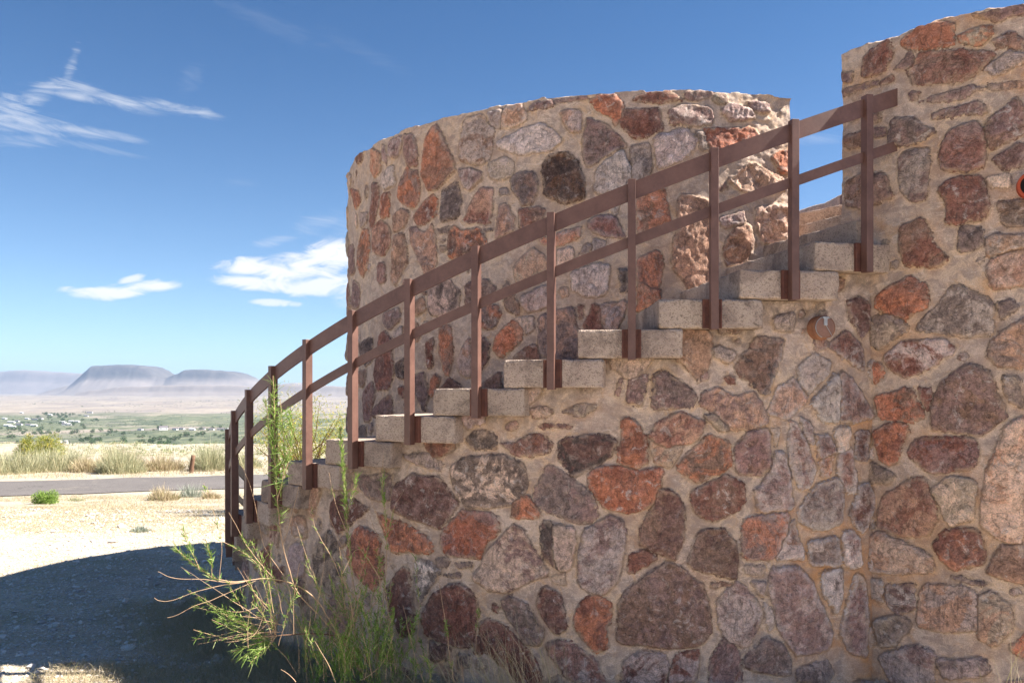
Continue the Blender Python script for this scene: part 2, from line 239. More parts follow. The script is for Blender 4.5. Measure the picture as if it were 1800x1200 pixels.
PAL = {k: np.array(lin(v))*.86+np.mean(lin(v))*.14 for k, v in dict(o=(172, 106, 74), x=(148, 84, 58), r=(118, 72, 60), d=(92, 60, 56), k=(54, 46, 48), b=(120, 92, 78),
       B=(88, 62, 44), m=(124, 98, 96), g=(112, 98, 96), q=(88, 76, 76), l=(160, 147, 144), p=(190, 168, 152), t=(166, 130, 108),
       y=(152, 138, 122), w=(190, 180, 178)).items()}

def hit(px, py, cx, cy, r):
    u = (px-900)/F; A = u*u+1; B = -2*(u*cx+cy); C = cx*cx+cy*cy-r*r
    Y = (-B-math.sqrt(max(B*B-4*A*C, 0)))/(2*A); X = u*Y
    return math.atan2(Y-cy, X-cx)*r, (HY-py)/F*Y
def polysd(px, py, P):
    P = np.asarray(P); d = np.full(px.shape, 1e9); ins = np.zeros(px.shape, bool); n = len(P)
    for i in range(n):
        ax, ay = P[i]; bx, by = P[(i+1) % n]; ex, ey = bx-ax, by-ay
        t = np.clip(((px-ax)*ex+(py-ay)*ey)/(ex*ex+ey*ey+1e-12), 0, 1)
        d = np.minimum(d, np.hypot(px-ax-t*ex, py-ay-t*ey))
        if ey != 0: ins ^= ((ay > py) != (by > py)) & (px < ex*(py-ay)/ey+ax)
    return np.where(ins, d, -d)
def chaikin(P):
    P = np.asarray(P); Q = np.roll(P, -1, 0); return np.stack([P*.87+Q*.13, P*.13+Q*.87], 1).reshape(-1, 2)

def build_wall(name, cx, cy, r, us, zs, topf, key=None, thick=.4, seed=1, rough=lambda u, z: 1.0, stain=None, mat=None, fill=500, fillrange=(.02, .17)):
    """round wall: a relief of stones set in mortar on the outer face, rough top, plain inner face"""
    rg = np.random.default_rng(seed); us = np.asarray(us); zs = np.asarray(zs)
    nu, nz = len(us), len(zs); U = np.repeat(us[:, None], nz, 1); Z = np.repeat(zs[None], nu, 0)
    WU = U+fbm(U/.10, Z/.10, seed)*.013+fbm(U/.030, Z/.030, seed+5, 3)*.0085
    WZ = Z+fbm(U/.10+40, Z/.10, seed+9)*.013+fbm(U/.030+9, Z/.030, seed+13, 3)*.0085
    SD = np.full(U.shape, -.3); CA = np.zeros(U.shape+(3,)); CB = CA.copy(); RN = CA.copy(); H = np.zeros(U.shape)
    def put(P, ca, cb, rgh=1.):
        P = chaikin(P); P = P.mean(0)+(P-P.mean(0))*(1+.010/max(.03, np.abs(P-P.mean(0)).mean())); pad = .10; lo = P.min(0)-pad; hi = P.max(0)+pad
        i0, i1 = np.searchsorted(us, [lo[0], hi[0]]); j0, j1 = np.searchsorted(zs, [lo[1], hi[1]])
        if i1-i0 < 1 or j1-j0 < 1: return
        s = (slice(i0, i1), slice(j0, j1)); d = polysd(WU[s], WZ[s], P); up = d > SD[s]; SD[s][up] = d[up]
        k = rg.random(3); jit = (1+rg.normal(0, .018, 3)+rg.normal(0, .08))*np.array([1.58, 1.42, 1.32])
        CA[s][up] = ca*jit; CB[s][up] = cb*jit; RN[s][up] = k
        c = P.mean(0); rr = rough((lo[0]+hi[0])/2, c[1]); tl = rg.normal(0, .05, 2)*min(rr, 2)
        size = min(hi-lo)-2*pad; rel = (.009+.010*rg.random())*min(1, size/.12)*(.6+.4*rr)
        h = sst(-.005, .008, d)*rel*1.15+np.clip(d, 0, .05)*(.04+.14*k[0])
        h = h+np.clip(d/.03, 0, 1)*((U[s]-c[0])*tl[0]+(Z[s]-c[1])*tl[1]+fbm(U[s]/.07+k[1]*90, Z[s]/.07, seed+31)*.0085*rr+np.abs(fbm(U[s]/.035+k[2]*90, Z[s]/.06, seed+77))*-.009*rr)
        H[s][up] = h[up]
    def poly(c, rad, n=None):
        n = n or rg.integers(5, 9); a = np.sort((np.arange(n)+rg.uniform(-.33, .33, n))*2*math.pi/n); q = rad*rg.uniform(.75, 1.1, n)
        asp = rg.uniform(.7, 1.35); th = rg.uniform(-.5, .5); x = np.cos(a)*q*asp; y = np.sin(a)*q/asp
        return np.stack([c[0]+x*math.cos(th)-y*math.sin(th), c[1]+x*math.sin(th)+y*math.cos(th)], 1)
    if key:
        for ln in STONES[key].replace('\n', '|').split('|'):
            w = ln.split()
            if len(w) < 4: continue
            P = [hit(*map(float, q.split(',')), cx, cy, r) for q in w[1:]]
            put(P, PAL[w[0][0]], PAL[w[0][1]])
    names = list('oorrrddbbmmmggllltttppyyqx' if not key else 'rmmmbglllltttyyyyppb')
    for it in range(fill):
        rad = fillrange[1]*(1-it/fill)**1.3+fillrange[0]; c = (rg.uniform(us[0], us[-1]), rg.uniform(zs[0], zs[-1]))
        i = min(np.searchsorted(us, c[0]), nu-1); j = min(np.searchsorted(zs, c[1]), nz-1)
        if SD[i, j] < -(rad*.86+.014):
            a, b = rg.choice(len(names), 2); put(poly(c, rad), PAL[names[a]], PAL[names[b]])
    SD = np.clip(SD, -.1, .2)
    RG = np.vectorize(rough)(us, 0)[:, None]; 
    H = H+fbm(U/.5, Z/.5, seed+50)*.014+fbm(U/.12, Z/.12, seed+51)*.0045*RG+fbm(U/.025, Z/.025, seed+52, 3)*.0016
    # bigger breaks where the masonry is rough
    H = H+(RG-1)*(fbm(U/.16, Z/.12, seed+60)*.016+np.abs(fbm(U/.07, Z/.05, seed+61))*-.012)
    top = topf(us); Zc = np.minimum(Z, top[:, None]); A = us/r
    rr = r+H; X = cx+np.cos(A)[:, None]*rr; Y = cy+np.sin(A)[:, None]*rr
    P = [np.stack([X, Y, Zc], 2)]
    # top and inner face
    prof = [(-.02, .010), (-.25*thick, .014), (-.5*thick, .016), (-.75*thick, .012), (-thick+.02, .006), (-thick, -.03)]
    for dr, dz in prof:
        q = r+dr+fbm(us/.1, us*0+dr*30, seed+70)*.008; zt = top+dz*.7+fbm(us/.09, us*0+dr*40, seed+71)*.005
        P.append(np.stack([cx+np.cos(A)*q, cy+np.sin(A)*q, zt], 1)[:, None])
    zin = np.linspace(1, 0, 14)[1:]
    for f in zin:
        q = r-thick+fbm(us/.2, us*0+f*20, seed+72)*.015; P.append(np.stack([cx+np.cos(A)*q, cy+np.sin(A)*q, zs[0]+(top-.03-zs[0])*f], 1)[:, None])
    V = np.concatenate(P, 1); nt = V.shape[1]
    ext = lambda a: np.concatenate([a]+[a[:, -1:]]*6+[a[:, [int((nz-1)*f)]] for f in zin], 1)
    SDe, CAe, CBe, RNe = map(ext, (SD, CA, CB, RN))
    Qd = gridq(nu, nt)
    # end faces: strips between outer rows and the inner wall
    Vl = [V.reshape(-1, 3)]; Ql = [Qd]; base = nu*nt; at = [[a.reshape(-1, a.shape[2] if a.ndim > 2 else 1)] for a in (SDe, CAe, CBe, RNe)]
    for col in (0, nu-1):
        ne = 9; js = np.unique(np.linspace(0, nz-1, min(nz, 160)).astype(int)); o = V[col, js]; a = us[col]/r
        g = []
        for k in range(ne):
            f = k/(ne-1); q = np.stack([cx+math.cos(a)*(r-thick)+0*o[:, 0], cy+math.sin(a)*(r-thick)+0*o[:, 0], o[:, 2]], 1)
            pnt = o*(1-f)+q*f; off = fbm(pnt[:, 2]/.11, pnt[:, 2]*0+f*4, seed+90+col)*.028*math.sin(math.pi*min(1, f*1.0+.001))*RG[col, 0]
            sgn = -1 if col == 0 else 1; pnt[:, 0] += -math.sin(a)*off*sgn; pnt[:, 1] += math.cos(a)*off*sgn; g.append(pnt)
        g = np.stack(g, 0); Vl.append(g.reshape(-1, 3)); qq = gridq(ne, len(js))+base; Ql.append(qq if col else qq[:, ::-1]); base += ne*len(js)
        ue = np.linspace(0, thick, ne)[:, None]+0*o[None, :, 2]; ze = o[None, :, 2]+0*ue; c5 = fbm(ue/.15, ze/.12, seed+95)
        at[0].append((c5*.12).reshape(-1, 1))
        for kk, arr in ((1, CA), (2, CB), (3, RN)): at[kk].append(np.repeat(arr[col, js][None], ne, 0).reshape(-1, 3))
    V = np.concatenate(Vl); Q = np.concatenate(Ql); at = [np.concatenate(a) for a in at]
    me = npmesh(name, V, Q)
    fattr(me, 'sd', at[0]); one = np.ones((len(V), 1))
    fattr(me, 'ca', np.hstack([at[1], one]), 'FLOAT_COLOR'); fattr(me, 'cb', np.hstack([at[2], one]), 'FLOAT_COLOR'); fattr(me, 'rn', at[3], 'FLOAT_VECTOR')
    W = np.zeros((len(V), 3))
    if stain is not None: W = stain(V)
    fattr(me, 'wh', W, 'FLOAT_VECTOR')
    return link(name, me, [mat])
def span(a, b, step): return np.linspace(a, b, max(2, int(abs(b-a)/step)+1))

MW = mat_wall()
def prj(V):      # where a point is seen in the photograph; used only to place weathering that follows the traced stones
    Y = np.maximum(V[:, 1], .5); return 900+F*V[:, 0]/Y, HY-F*V[:, 2]/Y
# --- round tower
AE = -1.262
us = np.concatenate([span((AE-5.24)*RD, -3.02*RD, .05)[:-1], span(-3.02*RD, AE*RD, .0080)])
zs = np.concatenate([span(-2.3, -.75, .10)[:-1], span(-.75, HT+.06, .0080)])
def top_d(u): return HT+fbm(u/.20, u*0, 301)*.014+fbm(u/.035, u*0, 302, 3)*.005+.008*(vn(u/.11, u*0, 303) > .35)
def rough_d(u, z):
    return 1.0+1.2*float(np.clip((u/RD+1.47)/.12, 0, 1))
def stain_d(V):
    W = np.zeros((len(V), 3)); x = V[:, 0]; z = V[:, 2]
    W[:, 1] = .35*sst(.2, -1., fbm(x/.5, z/.5, 9)); W[:, 0] = .25*sst(.1, .5, fbm(x/.6, z/.5, 19)); return W
tower = build_wall('stone_tower', CX, CY, RD, us, zs, top_d, 'D', .42, 11, rough_d, stain_d, MW, 2000, (.010, .15))
tag(tower, 'round tower wall of mixed rubble stones rising behind the curving stair', 'tower')
# --- wall that carries the stair
def top_s(u):
    q = (T0-u/RW)/DT; k = np.ceil(q-.085/DT*.94); hi = np.floor(q+.085/DT*.94)
    k = np.maximum(np.floor(q+.62), -1); return np.clip(Z0-RISE*k+.002, -2.2, Z0+.17)
us = np.concatenate([span(-3.36*RW, -2.88*RW, .03)[:-1], span(-2.88*RW, -1.20*RW, .0080)])
zs = span(-2.35, Z0+.18, .0080)
def stain_s(V):
    px, py = prj(V); W = np.zeros((len(V), 3)); n = fbm(V[:, 0]/.2, V[:, 2]/.2, 5)
    wz = sst(1310, 1400, px+n*40)*sst(560, 640, py)
    W[:, 0] = .60*wz*sst(1180, 1060, py+n*60)+.25*sst(1420, 1480, px)*sst(700, 1100, py)
    W[:, 1] = .30*sst(0, .5, n)+.70*sst(1360, 1460, px+n*90)*sst(640, 760, py+n*90)*sst(-.7, .2, fbm(V[:, 0]/.35, V[:, 2]/.5, 8))
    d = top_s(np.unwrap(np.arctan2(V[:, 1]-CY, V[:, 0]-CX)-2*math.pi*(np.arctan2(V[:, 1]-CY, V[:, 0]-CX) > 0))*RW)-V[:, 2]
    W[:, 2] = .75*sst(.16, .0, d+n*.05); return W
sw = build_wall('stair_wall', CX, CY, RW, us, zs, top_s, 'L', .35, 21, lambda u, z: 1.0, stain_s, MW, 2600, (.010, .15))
tag(sw, 'curved rubble wall below the concrete treads that carries the outside stair', 'wall')
# --- round wall on the right
us = np.concatenate([span(-2.66*R2, -1.72*R2, .0080)[:-1], span(-1.72*R2, -.35*R2, .04)])
zs = np.concatenate([span(-2.2, -1.75, .1)[:-1], span(-1.75, HT+.06, .0080)])
def top_r(u): return HT+.0+fbm(u/.2, u*0, 311)*.022+fbm(u/.03, u*0, 312, 3)*.008
def stain_r(V):
    px, py = prj(V); n = fbm(V[:, 0]/.2, V[:, 2]/.2, 6); W = np.zeros((len(V), 3))
    W[:, 0] = .5*sst(1600, 1540, px+n*50)*sst(850, 1000, py); W[:, 1] = .5*sst(-.1, .5, n)+.3*sst(1620, 1540, px)*sst(900, 1050, py); return W
rw = build_wall('landing_wall', C2X, C2Y, R2, us, zs, top_r, 'R', .36, 33, lambda u, z: 1.0+.8*float(np.clip((-2.50-u/R2)/.12, 0, 1)), stain_r, MW, 1500, (.010, .15))
tag(rw, 'round rubble wall at the right edge where the steel railing ends', 'wall')
# --- low parapet seen through the gap
us = span(-2.75*1.9, -1.2*1.9, .02); zs = span(.4, 1.56, .02)
pw = build_wall('parapet', 3.95, 8.1, 1.9, us, zs, lambda u: 1.40+.09*(u/1.9+2.6)+fbm(u/.15, u*0, 4)*.02, None, .3, 44, lambda u, z: 1.0, None, MW, 260, (.03, .16))
tag(pw, 'low stone parapet seen through the gap between tower and right wall', 'parapet')

# ---------------------------------------------------------------- shapes
def boxgrid(cx, cy, cz, ex, ey, ez, ax, ay, cell=.03, rnd=.006, amp=.0025, seed=0):
    """closed box with rounded, slightly chipped edges; ax, ay = unit vectors (x,y) of its two plan axes"""
    V = []; Q = []; base = 0; h = np.array([ex, ey, ez])/2
    for ax_i in range(3):
        o = [i for i in range(3) if i != ax_i]
        na, nb = [max(2, int(2*h[i]/cell)+1) for i in o]
        def lin_(n, hh):
            g = np.linspace(-hh, hh, n); return np.unique(np.concatenate([g, [-hh+rnd, hh-rnd, -hh+rnd*.4, hh-rnd*.4]]))
        ga, gb = lin_(na, h[o[0]]), lin_(nb, h[o[1]])
        for s in (-1, 1):
            A, B = np.meshgrid(ga, gb, indexing='ij'); P = np.zeros(A.shape+(3,)); P[..., o[0]] = A; P[..., o[1]] = B; P[..., ax_i] = s*h[ax_i]
            V.append(P.reshape(-1, 3)); q = gridq(len(ga), len(gb))+base
            Q.append(q if s*(1 if ax_i != 1 else -1) > 0 else q[:, ::-1]); base += P.shape[0]*P.shape[1]
    V = np.concatenate(V); Q = np.concatenate(Q)
    n1 = fbm(V[:, 0]*9+seed*3.3, V[:, 1]*9+V[:, 2]*7, seed); n2 = fbm(V[:, 0]*35+seed, V[:, 2]*35+V[:, 1]*31, seed+3, 3)
    rr = rnd*(1+1.1*np.clip(n2*1.6, -.7, 2.5))
    c = np.clip(V, -(h-rr[:, None]), h-rr[:, None]); d = V-c; L = np.linalg.norm(d, axis=1, keepdims=True)+1e-9
    V = c+d/L*rr[:, None]*(L > 1e-8)+0; V = V*(1+0*L); V += (V/np.linalg.norm(V, axis=1, keepdims=True))*(n1*amp)[:, None]
    W = np.stack([cx+V[:, 0]*ax[0]+V[:, 1]*ay[0], cy+V[:, 0]*ax[1]+V[:, 1]*ay[1], cz+V[:, 2]], 1)
    return W, Q
def join(parts):
    V = []; Q = []; b = 0
    for v, q in parts: V.append(v); Q.append(q+b); b += len(v)
    return np.concatenate(V), np.concatenate(Q)
def simplebox(c, half, ax, ay):
    s = np.array([(x, y, z) for x in (-1, 1) for y in (-1, 1) for z in (-1, 1)], float)*half
    V = np.stack([c[0]+s[:, 0]*ax[0]+s[:, 1]*ay[0], c[1]+s[:, 0]*ax[1]+s[:, 1]*ay[1], c[2]+s[:, 2]], 1)
    return V, np.array([(0, 1, 3, 2), (4, 6, 7, 5), (0, 4, 5, 1), (2, 3, 7, 6), (0, 2, 6, 4), (1, 5, 7, 3)])
def bevel(o, w=.002):
    m = o.modifiers.new('bevel', 'BEVEL'); m.width = w; m.segments = 2; m.limit_method = 'ANGLE'
def tube(P, rad, n=6):
    P = np.asarray(P, float); rad = np.broadcast_to(np.asarray(rad, float), (len(P),)); T = np.gradient(P, axis=0); T /= np.linalg.norm(T, axis=1, keepdims=True)+1e-9
    up = np.array([.3, .9, .31]); A = np.cross(T, up); A /= np.linalg.norm(A, axis=1, keepdims=True)+1e-9; B = np.cross(T, A)
    th = np.arange(n)*2*math.pi/n
    V = (P[:, None]+rad[:, None, None]*(np.cos(th)[None, :, None]*A[:, None]+np.sin(th)[None, :, None]*B[:, None])).reshape(-1, 3)
    Q = [(i*n+j, i*n+(j+1) % n, (i+1)*n+(j+1) % n, (i+1)*n+j) for i in range(len(P)-1) for j in range(n)]
    return V, np.array(Q)

# ---------------------------------------------------------------- staircase
def mat_concrete():
    m, t, b = newmat('exposed_aggregate_concrete'); p = pos(t)
    a1 = t.noise(p, 4, 7, .65, .4); a2 = t.noise(p, 45, 6, .7); a3 = t.noise(p, 230, 3, .7)
    v = t.new('ShaderNodeTexVoronoi'); v.inputs['Scale'].default_value = 150; t.put(v.inputs['Vector'], p)
    c = t.mix(t.mr(a1, .38, .62), lin((172, 153, 141)), lin((188, 169, 154)))
    c = t.mix(t.m('MULTIPLY', t.mr(t.noise(p, 3.6, 7, .72, .6), .47, .62), .75), c, lin((128, 112, 104)))
    c = t.mix(t.m('MULTIPLY', t.mr(t.noise(v.outputs['Color'], 3, 1), .53, .62), .5), c, lin((104, 88, 80)))
    c = t.mix(t.m('MULTIPLY', t.mr(a2, .56, .68), .7), c, lin((98, 86, 76)))
    c = t.mix(t.m('MULTIPLY', t.mr(a3, .6, .72), .5), c, lin((196, 184, 168)))
    oi = t.new('ShaderNodeObjectInfo').outputs['Random']; rv_ = t.mr(oi, 0., 1., .82, 1.08, False); c = t.mix(1.0, c, t.comb(rv_, rv_, rv_), 'MULTIPLY')
    t.put(b.inputs['Base Color'], c)
    bump(t, b, t.m('ADD', t.m('MULTIPLY', a2, .7), t.m('MULTIPLY', v.outputs['Distance'], .8)), .9, .006); return m
MC = mat_concrete()
MS = mat_simple('brown_painted_steel', lin((106, 76, 67)), .3, 9, .5, 0., .25, 120, lin((92, 64, 56)), .001, .5)
MP = mat_simple('rusty_brown_steel', lin((112, 72, 60)), .3, 20, .65, 0., .25, 160, lin((92, 60, 54)), .001, .3)
st = empty('staircase', (CX, CY, -1.9)); tag(st, 'curved flight of pale concrete treads climbing to the right round the tower', 'staircase')
def add(name, VQ, mats, parent, smooth=False):
    V, Q = VQ; o = link(name, npmesh(name, np.array(V, float), Q, smooth, np.asarray(Q).shape[1]), mats)
    if parent:
        o.parent = parent
        if parent.type == 'EMPTY': o.matrix_parent_inverse = Matrix.Translation(-parent.location)
    return o
for k in range(-3, 16):
    a = T0-DT*k+(.0 if k >= 0 else -.02); ro = RB if k >= 0 else 3.47-.1*(k < -1); ri = 2.58 if k >= 0 else 2.3
    a += random.uniform(-.003, .003); rm = (ro+ri)/2; er = (math.cos(a), math.sin(a)); et = (-math.sin(a), math.cos(a))
    zc = Z0-RISE*k+RISE/2+.001
    o = add('step', boxgrid(CX+er[0]*rm, CY+er[1]*rm, zc, .565, ro-ri, RISE-.003, et, (-er[0], -er[1]) if False else er, .022, .012, .007, k+20), [MC], st, True)
# ---------------------------------------------------------------- railing
rl = empty('railing', (CX, CY, -1.9)); tag(rl, 'brown steel railing with a wide top bar and a thin mid bar following the stair', 'railing')
for k in range(16):
    a = T0-DT*k; er = (math.cos(a), math.sin(a)); et = (-math.sin(a), math.cos(a)); zb = Z0-RISE*k
    p = (CX+er[0]*(RP+.012), CY+er[1]*(RP+.012))
    o = add('post', simplebox((p[0], p[1], zb+PH/2-.004), np.array([.0205, .026, PH/2+.004]), et, er), [MS], rl); bevel(o, .002)
    b = (CX+er[0]*(RB+.006), CY+er[1]*(RB+.006))
    pl, q1 = simplebox((b[0], b[1], zb+RISE/2), np.array([.052, .006, RISE/2-.002]), et, er)
    rbn = []
    for s in (-1, 1):
        rbn.append(simplebox((b[0]+et[0]*s*.046+er[0]*.004, b[1]+et[1]*s*.046+er[1]*.004, zb+RISE/2), np.array([.004, .008, RISE/2-.002]), et, er))
    for s in (-1, 1):
        for hz_ in (.24, .76): rbn.append(simplebox((b[0]+et[0]*s*.036+er[0]*.008, b[1]+et[1]*s*.036+er[1]*.008, zb+RISE*hz_), np.array([.0045, .004, .0045]), et, er))
    plate = add('base_plate', join([(pl, q1)]+rbn), [MP], None)
    plate.parent = o
def bar(name, q0, q1, htop, hh, th, rad):
    qs = np.linspace(q0, q1, int((q1-q0)*10)); V = []
    for q in qs:
        a = T0-DT*q; z = Z0-RISE*q+htop
        for dr, dz in ((-th/2, 0), (th/2, 0), (th/2, -hh), (-th/2, -hh)): V.append((CX+math.cos(a)*(rad+dr), CY+math.sin(a)*(rad+dr), z+dz))
    n = len(qs); Q = [(i*4+j, i*4+(j+1) % 4, (i+1)*4+(j+1) % 4, (i+1)*4+j) for i in range(n-1) for j in range(4)]+[(3, 2, 1, 0), (n*4-4, n*4-3, n*4-2, n*4-1)]
    return add(name, (np.array(V), np.array(Q)), [MS], rl)
bar('top_rail', -.47, 15.35, PH-.012, .096, .012, RP+.006)
bar('mid_rail', -.45, 15.35, PH-.300, .058, .012, RP+.006)
# ---------------------------------------------------------------- fittings
def cyl(c, ax, r0, r1, L, n=28, cap=True, inner=None):
    """surface of revolution from c along ax; optional inner radius makes an open pipe"""
    ax = Vector(ax).normalized(); A = ax.cross(Vector((0, 0, 1))).normalized(); B = ax.cross(A); c = Vector(c)
    prof = [(r0, 0), (r0, L*.9), (r1, L)] if inner is None else [(r0, 0), (r0, L), (inner, L), (inner, L-.022)]
    prof += [(0.0005, L)] if inner is None else [(0.0005, L-.022)]
    V = []; n_ = n
    for (r, h) in prof:
        for j in range(n_): t = 2*math.pi*j/n_; V.append(c+ax*h+(A*math.cos(t)+B*math.sin(t))*r)
    Q = [(i*n_+j, i*n_+(j+1) % n_, (i+1)*n_+(j+1) % n_, (i+1)*n_+j) for i in range(len(prof)-1) for j in range(n_)]
    return np.array([tuple(v) for v in V]), np.array(Q)
def onwall(px, py, cx, cy, r):
    u, z = hit(px, py, cx, cy, r); a = u/r; return Vector((cx+math.cos(a)*r, cy+math.sin(a)*r, z)), Vector((math.cos(a), math.sin(a), 0))
w, n = onwall(1438, 577, CX, CY, RW)
fx = empty('pipe_cap', w); tag(fx, 'rusty round capped pipe sticking out of the wall, with a small bright metal clasp', 'pipe')
MR_ = mat_simple('rusted_iron', lin((128, 88, 70)), .4, 18, .8, 0., .4, 140, lin((150, 108, 84)))
MF = mat_simple('brown_disc', lin((142, 108, 96)), .2, 22, .6, 0, .2, 140)
MG = mat_simple('galvanised_clasp', (.42, .42, .43), .3, 30, .5, .6, .2, 90)
add('body', cyl(w-n*.03, n, .067, .065, .095), [MR_], fx, True)
add('cover', cyl(w+n*.065, n, .056, .054, .008), [MF], fx, True)
tt = Vector((-n.y, n.x, 0))
rp = [w+n*.074+tt*math.cos(t)*.058+Vector((0, 0, 1))*math.sin(t)*.058 for t in np.linspace(R(60), R(250), 22)]
add('clip_ring', tube([tuple(v) for v in rp], .0022, 6), [MG], fx, True)
cb_, cq = simplebox(tuple(w+n*.076+Vector((0, 0, .034))), np.array([.010, .004, .024]), (tt.x, tt.y), (n.x, n.y))
cc, cd = simplebox(tuple(w+n*.076+Vector((0, 0, .053))), np.array([.017, .005, .006]), (tt.x, tt.y), (n.x, n.y))
bevel(add('clasp', join([(cb_, cq), (cc, cd)]), [MG], fx), .0015)
wr = [w+n*.076+tt*x+Vector((0, 0, z)) for x, z in ((0, .016), (.012, -.004), (.026, -.026), (.040, -.048), (.030, -.056), (.006, -.062))]
add('wire', tube([tuple(v) for v in wr], .0018, 5), [MG], fx, True)
w, n = onwall(1793, 330, C2X, C2Y, R2); w = w+Vector((.052, -.01, 0))
MT = mat_simple('terracotta_pipe', lin((170, 78, 52)), .2, 20, .6, 0, .2, 90)
dp = add('drain_pipe', cyl(w-n*.02, n, .070, .070, .075, 36, inner=.056), [MT], None, False)
tag(dp, 'short orange clay drain pipe set in the wall at the right edge', 'drain pipe')
MD = mat_simple('painted_bore_shade', (.02, .018, .018), .2, 20, .9)  # black cap in the shallow mouth: a deep hole's shade put into colour
dp.data.materials.append(MD)
for f in dp.data.polygons:
    if f.index >= 36*2+36: f.material_index = 1

# ---------------------------------------------------------------- ground
YS = [0, 4, 5.3, 7.4, 12, 19, 24, 30, 44, 60, 90, 160, 300, 700, 1500, 3200, 6000, 9000, 12000, 23000]
ZS = [-1.78, -1.77, -1.80, -1.87, -1.98, -2.40, -2.52, -2.62, -2.72, -4.6, -10, -24, -50, -92, -104, -104, -78, -52, -34, -30]
ROADP = np.array([(-60, 1.), (-36, 12.4), (-24, 17.0), (-14.5, 20.0), (-8.4, 22.6), (0, 26.0), (10, 29.0), (30, 32.5), (60, 35)])
ROADW = 1.95
def segd(x, y, P):
    d = np.full(np.shape(x), 1e9); zc = np.zeros(np.shape(x)); sgn = np.zeros(np.shape(x))
    for (ax, ay), (bx, by) in zip(P[:-1], P[1:]):
        ex, ey = bx-ax, by-ay; t = np.clip(((x-ax)*ex+(y-ay)*ey)/(ex*ex+ey*ey), 0, 1); dd = np.hypot(x-ax-t*ex, y-ay-t*ey)
        up = dd < d; d = np.where(up, dd, d); zc = np.where(up, ay+t*ey, zc); sgn = np.where(up, np.sign(ex*(y-ay)-ey*(x-ax)), sgn)
    return d, zc, sgn
def gz0(x, y):
    yy = np.maximum(y+ np.where(y > 30, .12*np.abs(x)*sst(30, 200, y), 0), 0)
    z = np.interp(yy, YS, ZS); r = np.hypot(x, y)
    z = z-np.where(y < 0, np.clip(-y-6, 0, 1e9)*.004, 0)
    f = sst(3, 15, r); z = z+fbm(x/6, y/6, 401)*.10*f*(1-sst(14, 17, y)*(1-sst(30, 40, y)))
    z = z+fbm(x/90, y/90, 402)*2.2*sst(55, 200, r)+fbm(x/900, y/900, 403)*16*sst(1200, 4000, r)+fbm(x/3600, y/3600, 404)*30*sst(4500, 9000, r)
    return z
def gz(x, y):
    x = np.asarray(x, float); y = np.asarray(y, float); z = gz0(x, y)
    d, yc, sg = segd(x, y, ROADP); zr = np.interp(yc, YS, ZS)
    k = 1-sst(ROADW-.2, ROADW+2.5, d); z = z*(1-k)+zr*k
    z = z+fbm(x/.6, y/.6, 405)*.014*(1-sst(20, 40, np.hypot(x, y)))*sst(ROADW, ROADW+.6, d)
    return z
def polar():
    rs = np.concatenate([np.linspace(.05, 3, 10)[:-1], 3*np.exp(np.linspace(0, math.log(26/3.), 230))[:-1], 26*np.exp(np.linspace(0, math.log(22500/26.), 230))])
    th = np.concatenate([np.radians(np.linspace(-140, 46, 60))[:-1], np.radians(np.linspace(46, 140, 380))[:-1], np.radians(np.linspace(140, 220, 30))])
    th = np.concatenate([np.radians(np.linspace(-140, 40, 70))[:-1], np.radians(np.linspace(40, 90, 110))[:-1], np.radians(np.linspace(90, 125, 330))[:-1], np.radians(np.linspace(125, 220, 50))])
    T_, R_ = np.meshgrid(th, rs, indexing='ij'); return T_, R_
T_, R_ = polar(); X = R_*np.cos(T_); Y = R_*np.sin(T_); Z = gz(X, Y)
